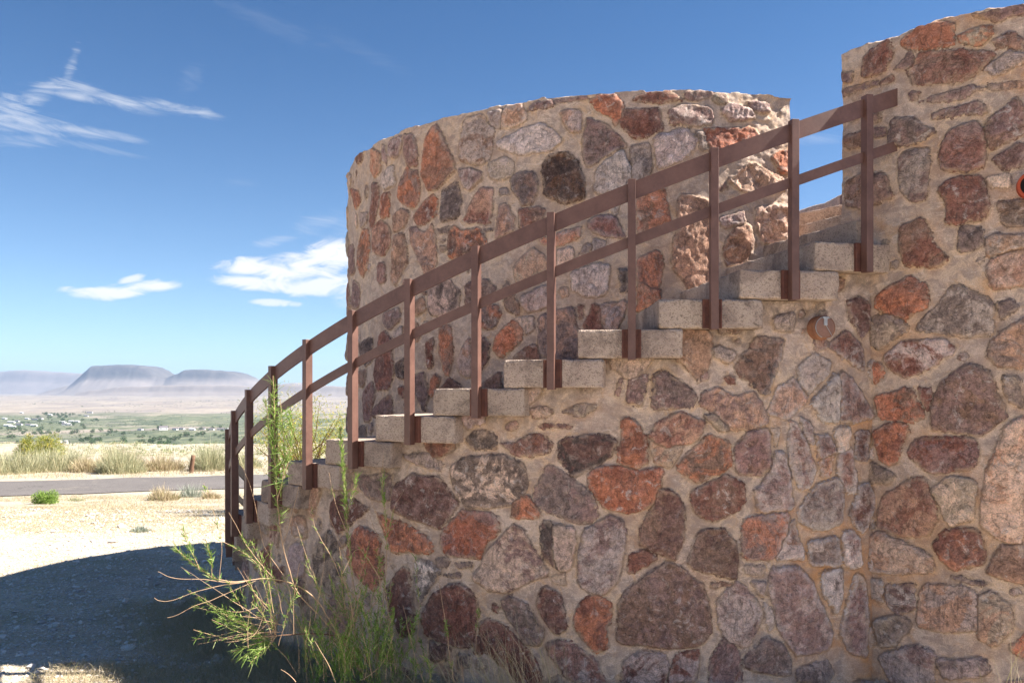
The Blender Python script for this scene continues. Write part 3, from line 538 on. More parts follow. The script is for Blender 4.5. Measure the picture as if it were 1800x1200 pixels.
def mat_ground():
    m, t, b = newmat('dry_ground'); p = pos(t); x, y, z = t.sep(p)[:3]
    far = t.mr(y, 45., 140.)
    g1 = t.noise(p, .8, 7, .65); g2 = t.noise(p, 9, 7, .7, .4); g3 = t.noise(p, 55, 5, .7); g4 = t.noise(p, 190, 3, .7)
    vo = t.new('ShaderNodeTexVoronoi'); vo.inputs['Scale'].default_value = 60; t.put(vo.inputs['Vector'], t.vm('ADD', p, t.vm('SCALE', t.comb(g2, g3, 0), sc=.06)))
    c = t.mix(t.mr(g1, .35, .65), (.37, .315, .25), (.44, .385, .30))
    c = t.mix(t.m('MULTIPLY', t.mr(g2, .45, .62), .6), c, (.30, .24, .19))
    c = t.mix(t.m('MULTIPLY', t.mr(g3, .48, .62), .5), c, (.47, .41, .335))
    vc = t.sep(vo.outputs['Color'])[0]
    c = t.mix(t.mr(vc, .72, .82), c, t.mix(t.mr(vc, .75, 1.), (.28, .235, .20), (.50, .45, .38)))
    c = t.mix(t.m('MULTIPLY', t.mr(g4, .5, .68), .5), c, (.24, .195, .16))
    c = t.mix(t.m('MULTIPLY', t.mr(t.noise(p, 1.7, 8, .72), .50, .60), .65), c, (.27, .24, .165))
    c = t.mix(1.0, c, t.mix(t.mr(t.m('ADD', y, t.m('MULTIPLY', g1, 5.)), 17., 12.5), (1., 1., 1.), (1.26, 1.21, 1.16)), 'MULTIPLY')  # whiter gravel in the near zone; also lifts the shadowed ground through colour
    # far plain, measured in metres from the overlook
    f1 = t.noise(p, .0035, 7, .6); f2 = t.noise(p, .02, 8, .68); f3 = t.noise(p, .07, 5, .7)
    yw = t.m('ADD', y, t.m('MULTIPLY', t.m('SUBTRACT', f1, .5), 1500.))
    plain = t.mix(t.mr(f1, .4, .6), (.24, .20, .165), (.285, .245, .20))
    plain = t.mix(t.m('MULTIPLY', t.mr(f2, .50, .66), .45), plain, (.22, .18, .15))
    fs = t.noise(t.vm('MULTIPLY', p, (.0045, .0016, .0)), 1., 8, .68, .6)
    plain = t.mix(t.m('MULTIPLY', t.mr(fs, .48, .60), .75), plain, (.17, .145, .135)); dots = t.noise(t.vm('MULTIPLY', p, (.022, .006, .0)), 1., 4, .6)
    plain = t.mix(t.m('MULTIPLY', t.mr(dots, .60, .66), .8), plain, (.10, .095, .075))
    green = t.mix(t.mr(f2, .4, .6), (.075, .09, .052), (.15, .16, .095))
    ga = t.noise(t.vm('MULTIPLY', p, (.012, .004, .0)), 1., 8, .7, .5)
    green = t.mix(t.m('MULTIPLY', t.mr(ga, .50, .60), .8), green, (.045, .058, .036)); green = t.mix(t.m('MULTIPLY', t.mr(t.noise(t.vm('MULTIPLY', p, (.006, .003, .01)), 1., 8, .7, .5), .55, .64), .7), green, (.27, .235, .17))
    gm = t.m('MULTIPLY', t.mr(yw, 4100., 3300.), t.mr(t.noise(p, .0016, 7, .68), .60, .52))
    gm = t.m('MULTIPLY', gm, t.mr(y, 250., 500.))
    c2 = t.mix(gm, plain, green)
    c2 = t.mix(t.m('MULTIPLY', t.mr(f3, .60, .68), t.mr(y, 9000., 3000.)), c2, (.12, .115, .07))
    mid = t.mix(t.mr(t.noise(p, .35, 7, .7), .5, .62), (.34, .27, .18), (.15, .13, .075))
    c2 = t.mix(t.mr(y, 600., 200.), c2, mid)
    t.put(b.inputs['Base Color'], t.mix(far, c, c2))
    bump(t, b, t.m('ADD', t.m('MULTIPLY', g3, .8), t.m('MULTIPLY', vo.outputs['Distance'], .9)), .8, .012); return m
tag(link('ground', npmesh('ground', np.stack([X, Y, Z], 2), gridq(*X.shape)), [mat_ground()]), kind='structure')
# road: a sheet on the graded bed
def resample(P, step):
    d = np.r_[0, np.cumsum(np.hypot(*np.diff(P, axis=0).T))]; s = np.arange(0, d[-1], step); q = np.stack([np.interp(s, d, P[:, 0]), np.interp(s, d, P[:, 1])], 1)
    k = np.ones(9)/9
    for _ in range(3): q[4:-4] = np.stack([np.convolve(q[:, i], k, 'valid') for i in (0, 1)], 1)
    return q
rp_ = resample(ROADP, .5); tg = np.gradient(rp_, axis=0); tg /= np.linalg.norm(tg, axis=1, keepdims=True); nn = np.stack([-tg[:, 1], tg[:, 0]], 1)
ROADP = rp_[::4]
Z = gz(X, Y); bpy.data.objects['ground'].data.vertices.foreach_set('co', np.stack([X, Y, Z], 2).astype(np.float32).ravel())
ws = np.linspace(-1, 1, 9); G = []
for i, w_ in enumerate(ws):
    e = ROADW*.93*w_+(fbm(np.arange(len(rp_))/2.3, np.arange(len(rp_))*0+i, 410)*.22 if abs(w_) > .99 else 0)
    q = rp_+nn*(np.zeros(len(rp_))+e)[:, None]; G.append(np.stack([q[:, 0], q[:, 1], gz(q[:, 0], q[:, 1])+.03+.02*(1-w_*w_)-(.012 if abs(w_) > .99 else 0)], 1))
G = np.stack(G, 1)
def mat_road():
    m, t, b = newmat('old_asphalt'); p = pos(t); a = t.noise(p, 90, 4, .7); c1 = t.noise(p, .9, 6, .6)
    c = t.mix(t.mr(c1, .35, .65), (.085, .075, .073), (.105, .093, .09)); c = t.mix(t.mr(a, .4, .7), c, (.19, .175, .17)); c = t.mix(t.m('MULTIPLY', t.mr(t.noise(p, .55, 8, .75, 1.), .55, .64), .5), c, (.24, .21, .18))
    c = t.mix(t.mr(t.m('ABSOLUTE', t.m('SUBTRACT', t.noise(p, .7, 7, .6, 1.), .5)), .006, .0, 0., .7), c, (.05, .045, .045))
    t.put(b.inputs['Base Color'], c); bump(t, b, a, .4, .005); return m
tag(link('road', npmesh('road', G, gridq(*G.shape[:2])), [mat_road()]), kind='structure')

# ---------------------------------------------------------------- distant hills
def ridge(name, prof, Yc, depth, seed, x0, x1, mat):
    """prof: skyline as (photo x, photo y) pairs; the ridge is a real landform 'depth' metres deep at Yc"""
    prof = np.array(prof, float); px = np.linspace(x0, x1, 260); v = np.linspace(-1, 1, 46)
    PX, Vv = np.meshgrid(px, v, indexing='ij'); xs = (PX-900)/F*Yc; ys = Yc+Vv*depth
    top = (HY-np.interp(px, prof[:, 0], prof[:, 1]))/F*Yc; base = -90
    top = top+fbm(px/26, px*0, seed)*5
    sh = 1-np.abs(Vv+fbm(PX/60, Vv, seed+1)*.04); sh = np.clip(sh, 0, 1); cap = sst(.45, .62, sh)*.45+np.clip(sh/.45, 0, 1)*.55
    gul = 1-.02*np.abs(fbm(PX/11+Vv*.8, Vv*2.4, seed+2))*(1-sst(.62, .8, sh))*2
    gul = np.where(sh > .95, 1, gul); z = base+(top[:, None]-base)*np.clip(cap*gul, 0, 1)
    z = z+fbm(xs/160, ys/160, seed+9)*14*np.clip(sh*2, 0, 1)
    return tag(link(name, npmesh(name, np.stack([xs, ys, z], 2), gridq(260, 46)), [mat]), kind='structure')
def mat_hill():
    m, t, b = newmat('desert_hill'); p = pos(t); x, y, z = t.sep(p)[:3]
    a = t.noise(p, .006, 8, .68); q = t.noise(p, .03, 5, .7)
    c = t.mix(t.mr(a, .4, .6), (.075, .066, .062), (.11, .096, .085)); c = t.mix(t.mr(q, .52, .65), c, (.055, .052, .042))
    c = t.mix(t.m('MULTIPLY', t.mr(z, 270., 130.), .9), c, (.23, .195, .175)); t.put(b.inputs['Base Color'], c); return m  # pale tan lower slopes, with the haze fade put into the colour too
MH = mat_hill()
MH2 = mat_simple('pale_far_hill', (.22, .185, .165), .15, .004, .9, bs=0)  # lighter than the mesa material: distance haze put into the base colour
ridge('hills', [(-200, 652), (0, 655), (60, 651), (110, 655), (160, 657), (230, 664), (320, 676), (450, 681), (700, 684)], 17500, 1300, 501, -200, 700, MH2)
ridge('mesa', [(100, 690), (150, 676), (172, 655), (186, 644), (200, 643), (240, 642), (266, 644), (280, 650), (298, 662), (314, 665), (330, 658), (344, 651), (356, 650), (400, 652), (424, 657), (446, 668), (470, 676), (500, 676), (530, 673), (560, 677), (620, 682)], 12600, 1100, 502, 100, 620, MH)
ridge('foothills', [(150, 690), (220, 680), (300, 678), (380, 676), (450, 679), (520, 677), (600, 680), (760, 684)], 9500, 500, 503, 150, 760, MH)

# ---------------------------------------------------------------- town in the valley
def far_at(px, py):
    """where the line of sight through a photo pixel meets the valley floor"""
    u = (px-900)/F; v = (HY-py)/F; Y = np.geomspace(300, 9000, 500); z = gz(u*Y, Y); k = np.argmax(v*Y < z) or 499
    return u*Y[k], Y[k], z[k]
MWH = mat_simple('white_house_wall', (.72, .70, .68), .08, .5, .8, bs=0); MRF = mat_simple('pale_metal_roof', (.55, .54, .53), .15, .4, .5, bs=0)
MRD = mat_simple('dark_roof', (.16, .14, .15), .15, .4, .7, bs=0); MWI = mat_simple('house_window', (.05, .06, .08), .1, 1, .3, bs=0)
def house(x, y, z, w, d, h, rot, roofm, label, grp):
    ca, sa = math.cos(rot), math.sin(rot); A = (ca, sa); B = (-sa, ca)
    t = empty('house', (x, y, z)); tag(t, label, 'house', grp)
    add('wall', simplebox((x, y, z+h/2), np.array([w/2, d/2, h/2]), A, B), [MWH], t)
    P = [(-w/2-.5, -d/2-.5, h), (w/2+.5, -d/2-.5, h), (w/2+.5, d/2+.5, h), (-w/2-.5, d/2+.5, h), (-w/2-.5, 0, h+d*.25), (w/2+.5, 0, h+d*.25)]
    V = np.array([(x+a*A[0]+b*B[0], y+a*A[1]+b*B[1], z+c+.02) for a, b, c in P])
    add('roof', (V, np.array([(0, 1, 5, 4), (2, 3, 4, 5), (0, 3, 2, 1), (0, 4, 3, 3), (1, 2, 5, 5)])[:3]), [roofm], t)
    for s in (-.3, .3):
        add('window', simplebox((x+A[0]*w*s-B[0]*(d/2), y+A[1]*w*s-B[1]*(d/2), z+h*.55), np.array([w*.07, .08, h*.16]), A, B), [MWI], t)
hs = [(38, 726, 12), (48, 737, 16), (20, 743, 22), (34, 747, 15), (62, 738, 20), (72, 737, 12), (14, 749, 18), (30, 741, 13), (50, 748, 12), (8, 737, 14),
      (158, 726, 20), (110, 743, 16), (126, 742, 15), (136, 742, 12), (116, 747, 18), (122, 747, 10), (152, 732, 12), (88, 730, 14), (22, 752, 16), (60, 749, 14)]
for px, py, w_ in hs:
    x, y, z = far_at(px, py); house(x, y, z, w_*1.25, 9, 4.2, random.uniform(-.4, .4), random.choice([MRF, MRF, MRD]), 'small pale house in the town on the far left of the valley', 'houses of the far town')
hs2 = [(247, 756, 14), (308, 756, 14), (320, 755, 14), (338, 756, 16), (356, 755, 14), (372, 756, 15), (388, 756, 20), (400, 756, 14)]
for px, py, w_ in hs2:
    x, y, z = far_at(px, py); house(x, y, z, w_, 8, 4, random.uniform(-.4, .4), random.choice([MRF, MRD]), 'small pale building in the row on the bare strip of valley floor', 'buildings on the bare strip')
x, y, z = far_at(287, 756); house(x, y, z, 22, 16, 8, .5, MRD, 'largest far building, dark roofed, beside the bare strip of the valley', None)
x, y, z = far_at(104, 779); house(x, y, z, 9, 7, 5, .1, MRF, 'nearer white house just above the yellow bush at left', None)
x, y, z = far_at(116, 779); house(x, y, z, 6, 7, 5, .1, MRF, 'narrow white house right of the nearer white one above the yellow bush', None)
x, y, z = far_at(177, 786); house(x, y, z, 6, 5, 3, .3, MRF, 'white shed low in the green of the valley above the pale shrub', None)

# ---------------------------------------------------------------- foliage
def mat_leaf(name, ca, cb, cc=None, rough=.6, trans=.25):
    m, t, b = newmat(name); tn = t.attr('tint', 'Fac'); c = t.mix(t.mr(tn, 0., 1., smooth=False), ca, cb)
    if cc: c = t.mix(t.mr(tn, .82, .9), c, cc)
    t.put(b.inputs['Base Color'], c); b.inputs['Roughness'].default_value = rough
    if trans:
        tr = t.new('ShaderNodeBsdfTranslucent'); t.put(tr.inputs[0], c); mx = t.new('ShaderNodeMixShader'); mx.inputs[0].default_value = trans
        t.l.new(b.outputs[0], mx.inputs[1]); t.l.new(tr.outputs[0], mx.inputs[2]); t.l.new(mx.outputs[0], t.n['Material Output'].inputs[0])
    return m
def blades(base, dirs, L, W, droop, seg=3):
    """narrow tapered blades, returns verts, quads"""
    n = len(base); base = np.asarray(base, float); dirs = np.asarray(dirs, float); dirs /= np.linalg.norm(dirs, axis=1, keepdims=True)+1e-9
    L = np.broadcast_to(L, (n,)); W = np.broadcast_to(W, (n,)); droop = np.broadcast_to(droop, (n,))
    rv = rng.normal(size=(n, 3)); S = np.cross(dirs, rv); S /= np.linalg.norm(S, axis=1, keepdims=True)+1e-9; V = []
    for k in range(seg+1):
        f = k/seg; wd = W*(1-f)**.7*(.55+.9*min(f*3, 1)*.5) if k < seg else W*.05
        c = base+dirs*(L*f)[:, None]; c[:, 2] -= droop*L*f*f; side = rv*(L*.08*f*f)[:, None]
        V.append(c+side-S*wd[:, None]); V.append(c+side+S*wd[:, None])
    V = np.stack(V, 1); m = V.shape[1]; b = np.arange(n)[:, None, None]*m; k = np.arange(seg)[None, :, None]*2
    return V.reshape(-1, 3), (b+k+np.array([0, 1, 3, 2])[None, None]).reshape(-1, 4)
def leafobj(name, VQ, mat, parent=None, tint=None, seg=3):
    V, Q = VQ; me = npmesh(name, V, Q); nb = len(V)//(2*(seg+1)); t = rng.random(nb) if tint is None else tint
    fattr(me, 'tint', np.repeat(t, 2*(seg+1))); o = link(name, me, [mat])
    if parent:
        o.parent = parent
        if parent.type == 'EMPTY': o.matrix_parent_inverse = Matrix.Translation(-parent.location)
    return o
def rdir(n, up=.6, spread=1.0):
    d = rng.normal(size=(n, 3))*spread; d[:, 2] = np.abs(d[:, 2])*.5+up; return d
ML_str = mat_leaf('dry_straw', (.40, .31, .19), (.56, .48, .33), (.30, .29, .13))
ML_grn = mat_leaf('willow_leaf', (.16, .26, .05), (.28, .40, .09), (.42, .48, .20), .5, .4)
ML_dgr = mat_leaf('deep_green_leaf', (.065, .12, .03), (.12, .20, .05), (.20, .25, .09), .5, .3)
ML_yel = mat_leaf('yellow_green_leaf', (.22, .25, .05), (.34, .34, .09), (.62, .48, .06), .5, .35)
ML_pal = mat_leaf('sage_leaf', (.30, .31, .18), (.52, .49, .33), (.60, .52, .33), .7, .2)
ML_gry = mat_leaf('grey_leaf', (.25, .28, .22), (.36, .38, .32), None, .7, .2)
MTW = mat_simple('pale_twig', lin((190, 158, 128)), .25, 30, .7, bs=.2); MBK = mat_simple('brown_twig', lin((120, 92, 74)), .3, 30, .8, bs=.3)

# --- clumps beyond and beside the road
def tuft(name, px, py, Yd, wpx, hpx, mat, label, cat, n, up=1.2, group=None, lw=.0022, grassy=None):
    """a bush or grass clump whose foot is seen at px,py; size given in photo pixels at distance Yd"""
    X0 = (px-900)/F*Yd; z = float(gz(X0, Yd)); k = Yd/F; rw, hh = wpx*k/2, hpx*k; n = int(n*2.4)
    grassy = (mat is not ML_yel and mat is not ML_grn) if grassy is None else grassy
    t = empty(name, (X0, Yd, z)); tag(t, label, cat, group)
    a = rng.random(n)*2*math.pi; r = np.sqrt(rng.random(n)); x = np.cos(a)*r*rw; y = np.sin(a)*r*rw*.7
    env = np.clip(1-.75*r**2.2+fbm(x/rw*2.2+px, y/rw*2.2, 55)*.55, .12, 1.25)
    if grassy:
        L = hh*env*rng.uniform(.35, 1.0, n); b = np.stack([X0+x*.8, Yd+y, gz(X0+x*.8, Yd+y)], 1); d = np.stack([x/rw*.35, y/rw*.35, np.ones(n)], 1)+rng.normal(size=(n, 3))*.22
        leafobj('foliage', blades(b, d, L, lw*Yd/8*rng.uniform(.5, 1.5, n), .18), mat, t)
    else:
        f = rng.random(n)**.6; b = np.stack([X0+x*(.5+.5*f), Yd+y*(.5+.5*f), z+hh*env*f*.9], 1); d = rng.normal(size=(n, 3))*.7+np.stack([x/rw*.4, y/rw*.4, np.full(n, .7)], 1)
        leafobj('foliage', blades(b, d, hh*.16*rng.uniform(.5, 1.5, n), lw*Yd/7*rng.uniform(.6, 1.6, n), .1, 2), mat, t, seg=2)
    return t
tuft('grass_clump', 10, 835, 26, 150, 66, ML_pal, 'big grey green grass clump at the far left beyond the road', 'shrub', 1500)
tuft('grass_clump', 95, 836, 27, 150, 58, ML_pal, 'pale grass clump beyond the road, below the yellow bush', 'shrub', 1500)
tuft('grass_clump', 158, 834, 26.5, 80, 46, ML_str, 'low straw clump beyond the road between two larger shrubs', 'shrub', 700)
tuft('yellow_bush', 46, 828, 30, 46, 48, ML_yel, 'yellow green bush standing behind the grass clumps at far left', 'bush', 900)
tuft('yellow_bush', 84, 826, 30.5, 60, 54, ML_yel, 'taller yellow green bush behind the pale grass clump', 'bush', 1100)
tuft('shrub', 214, 832, 26, 100, 64, ML_pal, 'bushy olive shrub with pale dry tops beyond the road', 'shrub', 1400)
tuft('grass_clump', 215, 828, 27.5, 80, 70, ML_str, 'dry straw stalks rising behind the bushy olive shrub', 'grass', 500)
tuft('grass_clump', 285, 832, 27, 90, 40, ML_str, 'low straw grass left of the leaning post stump', 'grass', 700)
tuft('grass_clump', 366, 828, 27, 76, 60, ML_pal, 'upright pale grass clump between post stump and railing', 'grass', 1200)
tuft('grass_clump', 420, 828, 28, 100, 50, ML_pal, 'grass clump seen between the steel posts beyond the road', 'grass', 900)
tuft('grass_clump', 288, 874, 17.6, 62, 36, ML_str, 'straw tuft at the near edge of the road', 'grass', 520)
tuft('grass_clump', 335, 868, 18.6, 50, 36, ML_gry, 'thin grey green tuft beside the straw tuft at the road edge', 'grass', 160, lw=.002)
tuft('grass_clump', 372, 872, 18.0, 40, 22, ML_str, 'small straw tuft at the road edge next to the railing', 'grass', 260)
tuft('green_shrub', 80, 886, 16.4, 50, 26, ML_grn, 'small bright green shrub alone on the bare ground', 'shrub', 1500)
tuft('grey_plant', 246, 952, 11.2, 46, 16, ML_gry, 'flat grey green plant on the gravel just beyond the shadow', 'plant', 260, lw=.003)
tuft('grass_clump', 135, 872, 17.4, 40, 10, ML_pal, 'flat pale grass right of the bright green shrub', 'grass', 200)
# --- bush behind the steps
def crown_tree(name, x, y, h, w, mat, label, cat, n, lw=.006, ll=.05, twigs=26):
    z = float(gz(x, y)); t = empty(name, (x, y, z)); tag(t, label, cat); tw = []; B = []; D = []
    cl = []
    for i in range(twigs):
        a = rng.random()*2*math.pi; r = rng.random()**.5; e = np.array([math.cos(a)*w*.5*r, math.sin(a)*w*.45*r, h*(.50+.5*rng.random()*(1-.5*r*r))])
        mid = e*np.array([.35, .35, .5])+rng.normal(size=3)*.04*h; P = np.array([(0, 0, -.05), mid*.4, mid, (mid+e)/2+rng.normal(size=3)*.03*h, e])+(x, y, z)
        s = np.linspace(0, 1, 9); k = np.linspace(0, 1, 5); P = np.stack([np.interp(s, k, P[:, c]) for c in range(3)], 1)
        tw.append(tube(P, .022*(1-s)*h/2+.003, 5)); cl += [P[j] for j in (4, 5, 6, 7, 8)]+[P[8], P[7]]
    cl = np.array(cl); c = cl[rng.integers(0, len(cl), n)]+rng.normal(size=(n, 3))*np.array([w, w, h])*.055
    leafobj('foliage', blades(c, rng.normal(size=(n, 3))+(0, 0, .3), ll*rng.uniform(.5, 1.4, n), lw*rng.uniform(.6, 1.3, n), .2, 2), mat, t, seg=2)
    o = add('twigs', join(tw), [MBK], t, True); return t
crown_tree('desert_bush', -3.62, 14.2, 2.25, 1.9, ML_yel, 'airy yellow green bush with brown twigs behind the railing and left of the tower', 'bush', 9000, .007, .06, 34)
# --- post stump
stx, sty = (336-900)/F*25.6, 25.6; szz = float(gz(stx, sty))
P = np.array([(0, 0, -.05), (.02, 0, .2), (.05, 0, .42), (.07, 0, .56), (.072, 0, .565)])+(stx, sty, szz); tb = tube(P, [.075, .07, .066, .064, .002], 9)
tag(add('post_stump', tb, [MBK], None, True), 'short dark leaning wooden post stump beyond the road', 'post')
# --- valley trees
def mini_tree(n):
    d = rng.normal(size=(n, 3)); d /= np.linalg.norm(d, axis=1, keepdims=True); b = d*np.array([4.5, 4.5, 3.0])*rng.uniform(.4, 1, (n, 1))+(0, 0, 4.6)
    return blades(b, d+rng.normal(size=(n, 3))*.6, 2.2, .9, .1, 1)
tm = [npmesh('crown', *mini_tree(110)) for _ in range(4)]
ML_far = mat_leaf('cottonwood_leaf', (.045, .075, .03), (.08, .12, .05), None, .8, 0)
for q in tm: fattr(q, 'tint', rng.random(len(q.vertices))); q.materials.append(ML_far)
tp = npmesh('trunk', *tube([(0, 0, -1), (0, 0, 2.), (.2, 0, 4.5)], [.5, .4, .2], 5)); tp.materials.append(MBK)
spots = []
for (x0, x1, y0, y1, n) in ((74, 84, 727, 731, 9), (88, 120, 727, 735, 22), (120, 142, 728, 732, 9), (108, 122, 739, 743, 5), (160, 172, 737, 741, 7), (0, 90, 754, 764, 26), (270, 284, 752, 757, 6), (145, 180, 772, 784, 14),
                            (235, 300, 768, 784, 26), (300, 410, 765, 780, 26), (100, 240, 752, 785, 24), (20, 150, 735, 750, 18), (290, 410, 752, 760, 8), (0, 60, 768, 790, 10)):
    for _ in range(n): spots.append((random.uniform(x0, x1), random.uniform(y0, y1)))
for i, (px, py) in enumerate(spots):
    x, y, z = far_at(px, py); s = random.uniform(.5, 1.25)*min(1.25, y/1900+.3)
    t = empty('valley_tree', (x, y, z-.3)); tag(t, 'small dark green tree dotted among the scrub of the valley floor', 'tree', 'trees on the valley floor')
    t.scale = (s*random.uniform(.8, 1.3), s, s*random.uniform(.7, 1.1)); t.rotation_euler[2] = random.uniform(0, 6)
    for q in (tm[i % 4], tp):
        o = bpy.data.objects.new(q.name.split('.')[0], q); COL.objects.link(o); o.parent = t
# ---------------------------------------------------------------- willow shrub in front of the steps
def P3(px, py, Y): return np.array([(px-900)/F*Y, Y, (HY-py)/F*Y])
def spl(pts, step=.012):
    P = np.array([P3(*q) for q in pts]); k = np.r_[0, np.cumsum(np.linalg.norm(np.diff(P, axis=0), axis=1))]
    n = max(6, int(k[-1]/step)); s = np.linspace(0, k[-1], n); Q = np.stack([np.interp(s, k, P[:, i]) for i in range(3)], 1)
    w = min(9, (n//4)*2+1); ker = np.ones(w)/w
    for _ in range(2):
        Qp = np.pad(Q, ((w//2, w//2), (0, 0)), mode='edge'); R_ = np.stack([np.convolve(Qp[:, i], ker, 'valid') for i in range(3)], 1)
        R_[0], R_[-1] = Q[0], Q[-1]; Q = R_
    return Q
ws_ = empty('willow_shrub', P3(640, 1178, 4.75)); tag(ws_, 'scraggly green willow shrub with bare pale shoots growing at the foot of the stair wall', 'shrub')
LB = []; LD = []; LL = []; LC = []
def leaves(Q, f0, f1, dens, L, spread=.8, fwd=.9):
    n = int(dens*np.linalg.norm(np.diff(Q, axis=0), axis=1).sum()*(f1-f0)); i = (len(Q)-1)*rng.uniform(f0, f1, n); j = i.astype(int); b = Q[j]
    T = np.gradient(Q, axis=0)[j]; T /= np.linalg.norm(T, axis=1, keepdims=True); LB.append(b+rng.normal(size=(n, 3))*.004); LD.append(T*fwd+rng.normal(size=(n, 3))*spread*.6+(0, 0, .15)); LL.append(L*rng.uniform(.4, 1.25, n))
def stem(pts, r0, r1, green=None, mat=None):
    Q = spl(pts); Q[1:-1] += np.stack([fbm(np.arange(len(Q)-2)/6., np.full(len(Q)-2, pts[0][0]*.1+i*9), 77, 2)*.004 for i in range(3)], 1)
    add('stem', tube(Q, np.linspace(r0, r1, len(Q)), 5), [mat or MTW], ws_, True)
    for g in green or (): leaves(Q, *g)
    return Q
G_ = lambda a, b, d=260, L=.045, s=.8: (a, b, d, L, s)
stem([(640, 1190, 4.75), (590, 1110, 4.6), (520, 1040, 4.5), (497, 960, 4.45), (487, 880, 4.42), (484, 800, 4.4), (480, 660, 4.38)], .0045, .0016, [G_(.55, .98, 200, .08, 1.5), G_(.70, .95, 260, .10, 1.7)])
stem([(487, 880, 4.42), (500, 830, 4.40), (498, 760, 4.40), (492, 700, 4.38)], .003, .0015, [G_(.1, .9, 300, .09, 1.6)])
stem([(484, 820, 4.4), (474, 760, 4.38), (466, 700, 4.36)], .002, .001, [G_(.1, 1, 420, .055, .9)])
stem([(500, 840, 4.4), (515, 770, 4.4), (508, 720, 4.4)], .002, .001, [G_(.2, 1, 420, .055, .8)])
stem([(497, 960, 4.45), (515, 900, 4.44), (525, 855, 4.43)], .0018, .001)
stem([(520, 1040, 4.5), (462, 960, 4.44), (448, 880, 4.42), (420, 800, 4.4)], .0022, .0008)
stem([(655, 1190, 4.75), (640, 1120, 4.7), (618, 1010, 4.68), (610, 920, 4.66), (604, 830, 4.64), (598, 748, 4.62)], .004, .0014, [G_(.45, 1, 260, .045), G_(.66, .95, 420, .045)])
stem([(612, 940, 4.66), (590, 890, 4.64), (578, 830, 4.62)], .002, .001, [G_(.6, .8, 100)])
stem([(618, 1000, 4.68), (600, 960, 4.66), (578, 905, 4.64)], .002, .001)
stem([(612, 900, 4.66), (622, 860, 4.65), (628, 830, 4.65)], .002, .001, [G_(.2, 1, 300)])
stem([(660, 1190, 4.75), (668, 1110, 4.74), (678, 1010, 4.72), (680, 930, 4.72), (672, 860, 4.7), (674, 800, 4.7)], .004, .0012, [G_(.58, .93, 240, .04), G_(.78, .9, 420, .04)])
stem([(681, 940, 4.72), (692, 890, 4.70), (710, 862, 4.7)], .002, .0008, [G_(.1, .5, 160)])
stem([(681, 940, 4.72), (660, 900, 4.70), (645, 856, 4.7)], .002, .0008)
stem([(679, 960, 4.72), (656, 930, 4.7), (650, 905, 4.7)], .002, .0008)
# arching branch to the left
arch = stem([(640, 1185, 4.72), (600, 1120, 4.6), (555, 1050, 4.5), (520, 1025, 4.4), (475, 1014, 4.3), (420, 1022, 4.2), (380, 1020, 4.15), (340, 990, 4.1), (305, 960, 4.05)], .0055, .0014, [G_(.80, 1, 460, .05), G_(.45, .62, 120)])
stem([(372, 1015, 4.13), (372, 980, 4.12), (362, 950, 4.1)], .002, .001, [G_(.2, 1, 380, .045)])
stem([(350, 1000, 4.1), (335, 965, 4.09), (318, 925, 4.08)], .002, .001, [G_(.2, 1, 380, .045)])
stem([(385, 1020, 4.14), (392, 960, 4.12), (378, 905, 4.12), (358, 848, 4.1)], .0016, .0006, [G_(.35, .6, 160, .03), G_(.9, 1, 300, .03)])
stem([(440, 1020, 4.22), (400, 1025, 4.16), (345, 1016, 4.1), (300, 1019, 4.06), (278, 1004, 4.04)], .0028, .001)
stem([(430, 1022, 4.2), (380, 1030, 4.14), (320, 1046, 4.08), (288, 1064, 4.04), (271, 1050, 4.02)], .0024, .001, [G_(.4, .7, 60, .03)])
stem([(450, 1020, 4.22), (370, 1056, 4.12), (322, 1070, 4.06), (308, 1088, 4.04), (294, 1085, 4.03)], .0022, .001)
stem([(475, 1015, 4.3), (452, 990, 4.28), (430, 970, 4.26), (385, 948, 4.24)], .0026, .001, [G_(.1, .8, 220, .04)])
stem([(480, 1015, 4.3), (440, 970, 4.27), (424, 940, 4.26), (402, 900, 4.25)], .0022, .0008, [G_(.3, .7, 160, .035)])
stem([(470, 1015, 4.3), (480, 1060, 4.3), (486, 1110, 4.32)], .002, .001, [G_(.2, .8, 120, .04)])
# low fan at left
for tip, g in (((345, 1048), .4), ((388, 1068), .8), ((340, 1106), .0), ((372, 1088), .3), ((402, 1092), .5), ((436, 1012), .3), ((455, 990), .0), ((475, 1052), .5), ((395, 1128), .0), ((405, 1146), 1.), ((420, 1160), 1.), ((440, 1165), 1.)):
    c = ((486+tip[0])/2+random.uniform(-8, 8), (1117+tip[1])/2+14*(tip[1] < 1110))
    stem([(486, 1117, 4.35), (c[0], c[1], 4.25), (tip[0], tip[1], 4.15+random.uniform(-.1, .1))], .0026, .0008, [G_(.2, 1, 60+300*g, .04+.02*g)])
stem([(650, 1170, 4.7), (610, 1118, 4.6), (545, 1112, 4.45), (486, 1117, 4.35)], .004, .003, None, MBK)
stem([(486, 1117, 4.35), (470, 1140, 4.32), (455, 1160, 4.3), (440, 1162, 4.3)], .0022, .0009)
